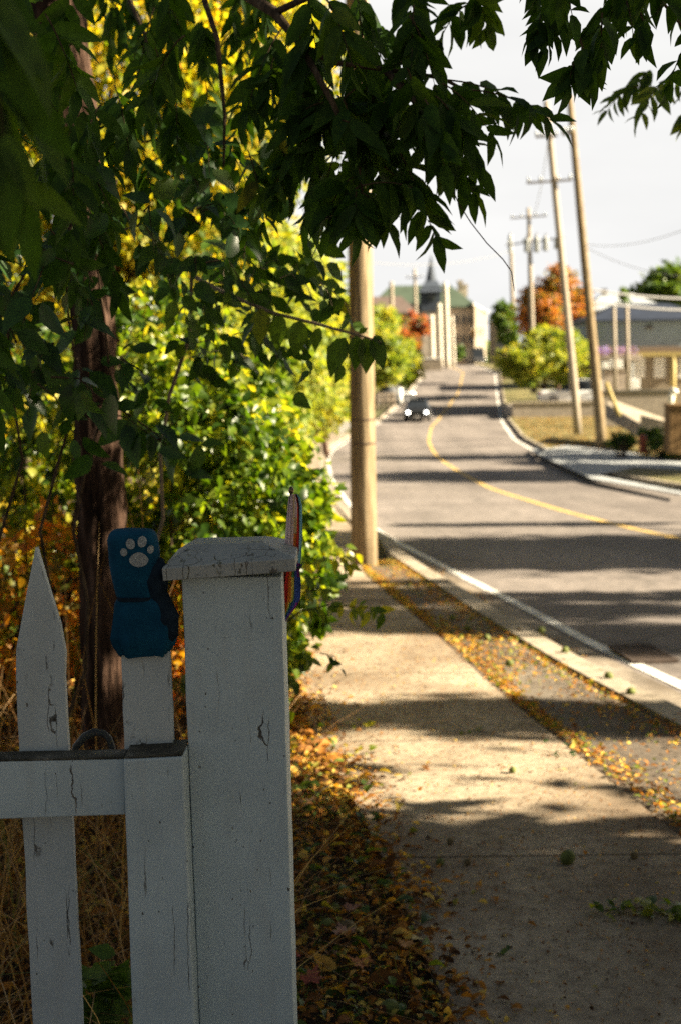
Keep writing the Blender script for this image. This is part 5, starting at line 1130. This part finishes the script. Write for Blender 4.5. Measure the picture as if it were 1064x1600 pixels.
sp = Spray(); t = thing('flower_bed', 'purple flowers in front of the blue grey building', 'flowers', tuple(P(960, 560, 103)))
M['purple'] = leafmat('purple_petals', [(0, (.10, .06, .25)), (.7, (.25, .16, .50)), (1, (.08, .14, .04))], .3)
p_ = np.array([tuple(P(random.uniform(932, 996), random.uniform(543, 553), random.uniform(102, 104))) for i in range(240)]); sp.simple(p_, rdir(240), rdir(240), np.full(240, .22), np.full(240, .15), RNG.random(240)); sp.build('blossoms', t, 'purple', 'twig')
mb = MB(); q0, q1 = P(930, 556, 103), P(998, 553, 103); boxw(mb, q0.x, q1.x, 102.4, 104, q0.z-.35, q0.z+.05); mb.build('trough', M['tan'], t, bevel=.04)
mb = MB()
for f_ in (.15, .85): mb = MB(); mb.tube([(q0.x+(q1.x-q0.x)*f_, 103.2, -2.6), (q0.x+(q1.x-q0.x)*f_, 103.2, q0.z-.34)], .09, 8); mb.build('support', M['metal'], t)

# walnuts
M['husk'] = plain('green_walnut_husk', (.11, .13, .03), .7, .3, 0, 60, .4, .5); M['husk_b'] = plain('brown_walnut_husk', (.16, .12, .06), .8, .2, 0, 60, .5, .6)
def nut(label, px_, py_, r, m, grp='fallen walnuts', dz=0):
    g = G(px_, py_+2); bm = bmesh.new(); bmesh.ops.create_icosphere(bm, subdivisions=3, radius=r)
    sc = Vector((1.08, 1, .92))
    for v in bm.verts:
        q = mnoise.noise(v.co*60+Vector((px_, py_, 0))); v.co = Vector((v.co.x*sc.x, v.co.y*sc.y, v.co.z*sc.z))*(1+.05*q)
    for f in bm.faces: f.smooth = True
    me = bpy.data.meshes.new('walnut'); bm.to_mesh(me); bm.free(); me.materials.append(M[m]); o = bpy.data.objects.new('walnut', me); COL.objects.link(o); o.location = (g.x, g.y, g.z+r*.88+dz); o.rotation_euler = (random.random(), random.random(), random.random()*6)
    return tag(o, label, 'walnut', grp)
nut('dark round walnut on the sidewalk just below the slab joint', 886, 1350, .024, 'husk')
for lab, x, y, r, m in [('green walnut farthest from the post in the litter by the sidewalk edge', 606, 1388, .017, 'husk'), ('green walnut beside the brown stone shaped one', 561, 1432, .019, 'husk'), ('green walnut with a leaf stalk hanging below it, nearest the post', 512, 1456, .022, 'husk'), ('pale tan walnut like a stone in the litter', 543, 1468, .026, 'husk_b'),
                        ('small green walnut behind the pair in the litter', 523, 1428, .016, 'husk'), ('small green walnut at the litter edge under a twig', 496, 1400, .016, 'husk'), ('partly hidden green walnut at the bottom of the frame', 608, 1592, .024, 'husk'), ('green walnut lying left of the slab joint', 687, 1352, .013, 'husk'), ('brown walnut just below the left end of the joint', 730, 1352, .012, 'husk_b'),
                        ('split dark walnut husk on the joint', 703, 1320, .012, 'husk_b'), ('walnut husk near the right edge below the joint', 990, 1343, .012, 'husk_b'), ('small green walnut on the upper sunlit slab', 800, 1208, .014, 'husk')]:
    nut(lab, x, y, r, m)
for i, (x, y) in enumerate([(730, 985), (760, 1000), (795, 1040), (845, 988), (985, 1085), (882, 1020), (706, 968), (950, 1060)]): nut('small round green walnut among the leaves near the kerb', x, y, .022, 'husk', 'walnuts near the kerb')
# lobed maple leaves
def maple(label, px_, py_, L, col, rz, tilt=.25, dz=.03):
    out = [(0, 0), (.12, .10), (.42, .02), (.36, .16), (.52, .30), (.34, .34), (.30, .46), (.16, .40), (.20, .66), (.08, .64), (0, .98)]
    pts = out+[(-x, y) for x, y in out[-2:0:-1]]; g = G(px_, py_)
    vs = [Vector((0, .32, 0))]+[Vector((x, y, .10*abs(x)*2+.05*math.sin(9*y))) for x, y in pts]; n = len(pts)
    Mx = Matrix.Rotation(rz, 3, 'Z') @ Matrix.Rotation(tilt, 3, 'X'); mb = MB(); mb.add([g+Vector((0, 0, dz))+Mx @ (v*L) for v in vs], [(0, 1+i, 1+(i+1) % n) for i in range(n)])
    m = bpy.data.materials.get('maple_'+str(col)) or plain('maple_'+str(col), col, .7, .2, 0, 80, .3, .5)
    o = mb.build('maple_leaf', m, None, smooth=True); return tag(o, label, 'leaf', 'fallen maple leaves')
mbx = [('pale pinkish maple leaf below the tan walnut', 540, 1482, .07, (.36, .20, .14), .3), ('orange maple leaf with pointed lobes lowest in the litter', 575, 1530, .07, (.42, .16, .06), 1.0), ('reddish maple leaf close to the post near the ground', 478, 1560, .09, (.30, .08, .05), -.4), ('dark red maple leaf against the post foot', 470, 1512, .07, (.32, .05, .03), 2.0),
       ('pinkish brown maple leaf behind the green walnuts', 540, 1440, .06, (.28, .13, .09), -1.2), ('orange brown maple leaf by the litter edge', 640, 1498, .05, (.45, .22, .08), .8), ('pale yellow leaf on the sidewalk edge of the litter', 656, 1486, .045, (.50, .38, .16), 2.4)]
for lab, x, y, L, c_, rz in mbx: maple(lab, x, y, L, c_, rz)
# green sprigs lying on the pavement
def sprig(label, pts, nl, L, lm='green_leaf', Wk=.45):
    s = Spray(); g0 = G(*pts[0]); t = thing('fallen_sprig', label, 'sprig', tuple(g0), 'green sprigs on the pavement'); g = [G(*p)+Vector((0, 0, .012)) for p in pts]
    twig_leaves(s, g, .002, nl, L, Wk, .05, -.02, .0, (0, -.3, 1.6)); s.build('leaves', t, lm, 'twig', T_OVATE, 'stalk')
sprig('leafy green walnut sprig wilting at the right edge of the sidewalk', [(935, 1430), (985, 1425), (1020, 1428), (1064, 1440), (1100, 1440)], 60, .052, 'shrub_leaf', .5)
sprig('bright green sprig above the dark shade band on the left', [(545, 1140), (565, 1138), (582, 1134)], 9, .05, 'shrub_leaf')
sprig('fresh green sprig in the middle of the sidewalk', [(722, 1152), (738, 1150), (750, 1146)], 5, .05, 'shrub_leaf')
sprig('yellow green sprig on the sunlit slab by the litter', [(562, 1183), (578, 1180), (594, 1178)], 8, .045, 'shrub_leaf')
sprig('grey green sprig at the right border of the sunlit slab', [(850, 1180), (870, 1182), (892, 1182)], 9, .035, 'big_leaf')
sprig('small green sprig low on the shaded slab', [(775, 1500), (790, 1503)], 3, .035)
# fallen twig sticking from the litter
t = thing('fallen_twig', 'bare forked twig rising from the litter over the sidewalk edge', 'twig', tuple(G(480, 1290)))
mb = MB(); g = [G(458, 1290)+Vector((0, 0, .03)), G(500, 1262)+Vector((0, 0, .06)), G(545, 1240)+Vector((0, 0, .07)), G(573, 1222)+Vector((0, 0, .075))]
mb.tube(g, [.003, .0028, .002, .001], 6); mb.tube([g[2], G(562, 1236)+Vector((0, 0, .06)), G(570, 1238)+Vector((0, 0, .05))], [.0018, .0014, .0008], 5)
mb.tube([G(505, 1246)+Vector((0, 0, .07)), G(518, 1268)+Vector((0, 0, .06)), G(536, 1308)+Vector((0, 0, .03))], [.0015, .0015, .001], 5); mb.build('stick', M['twig'], t, smooth=True)
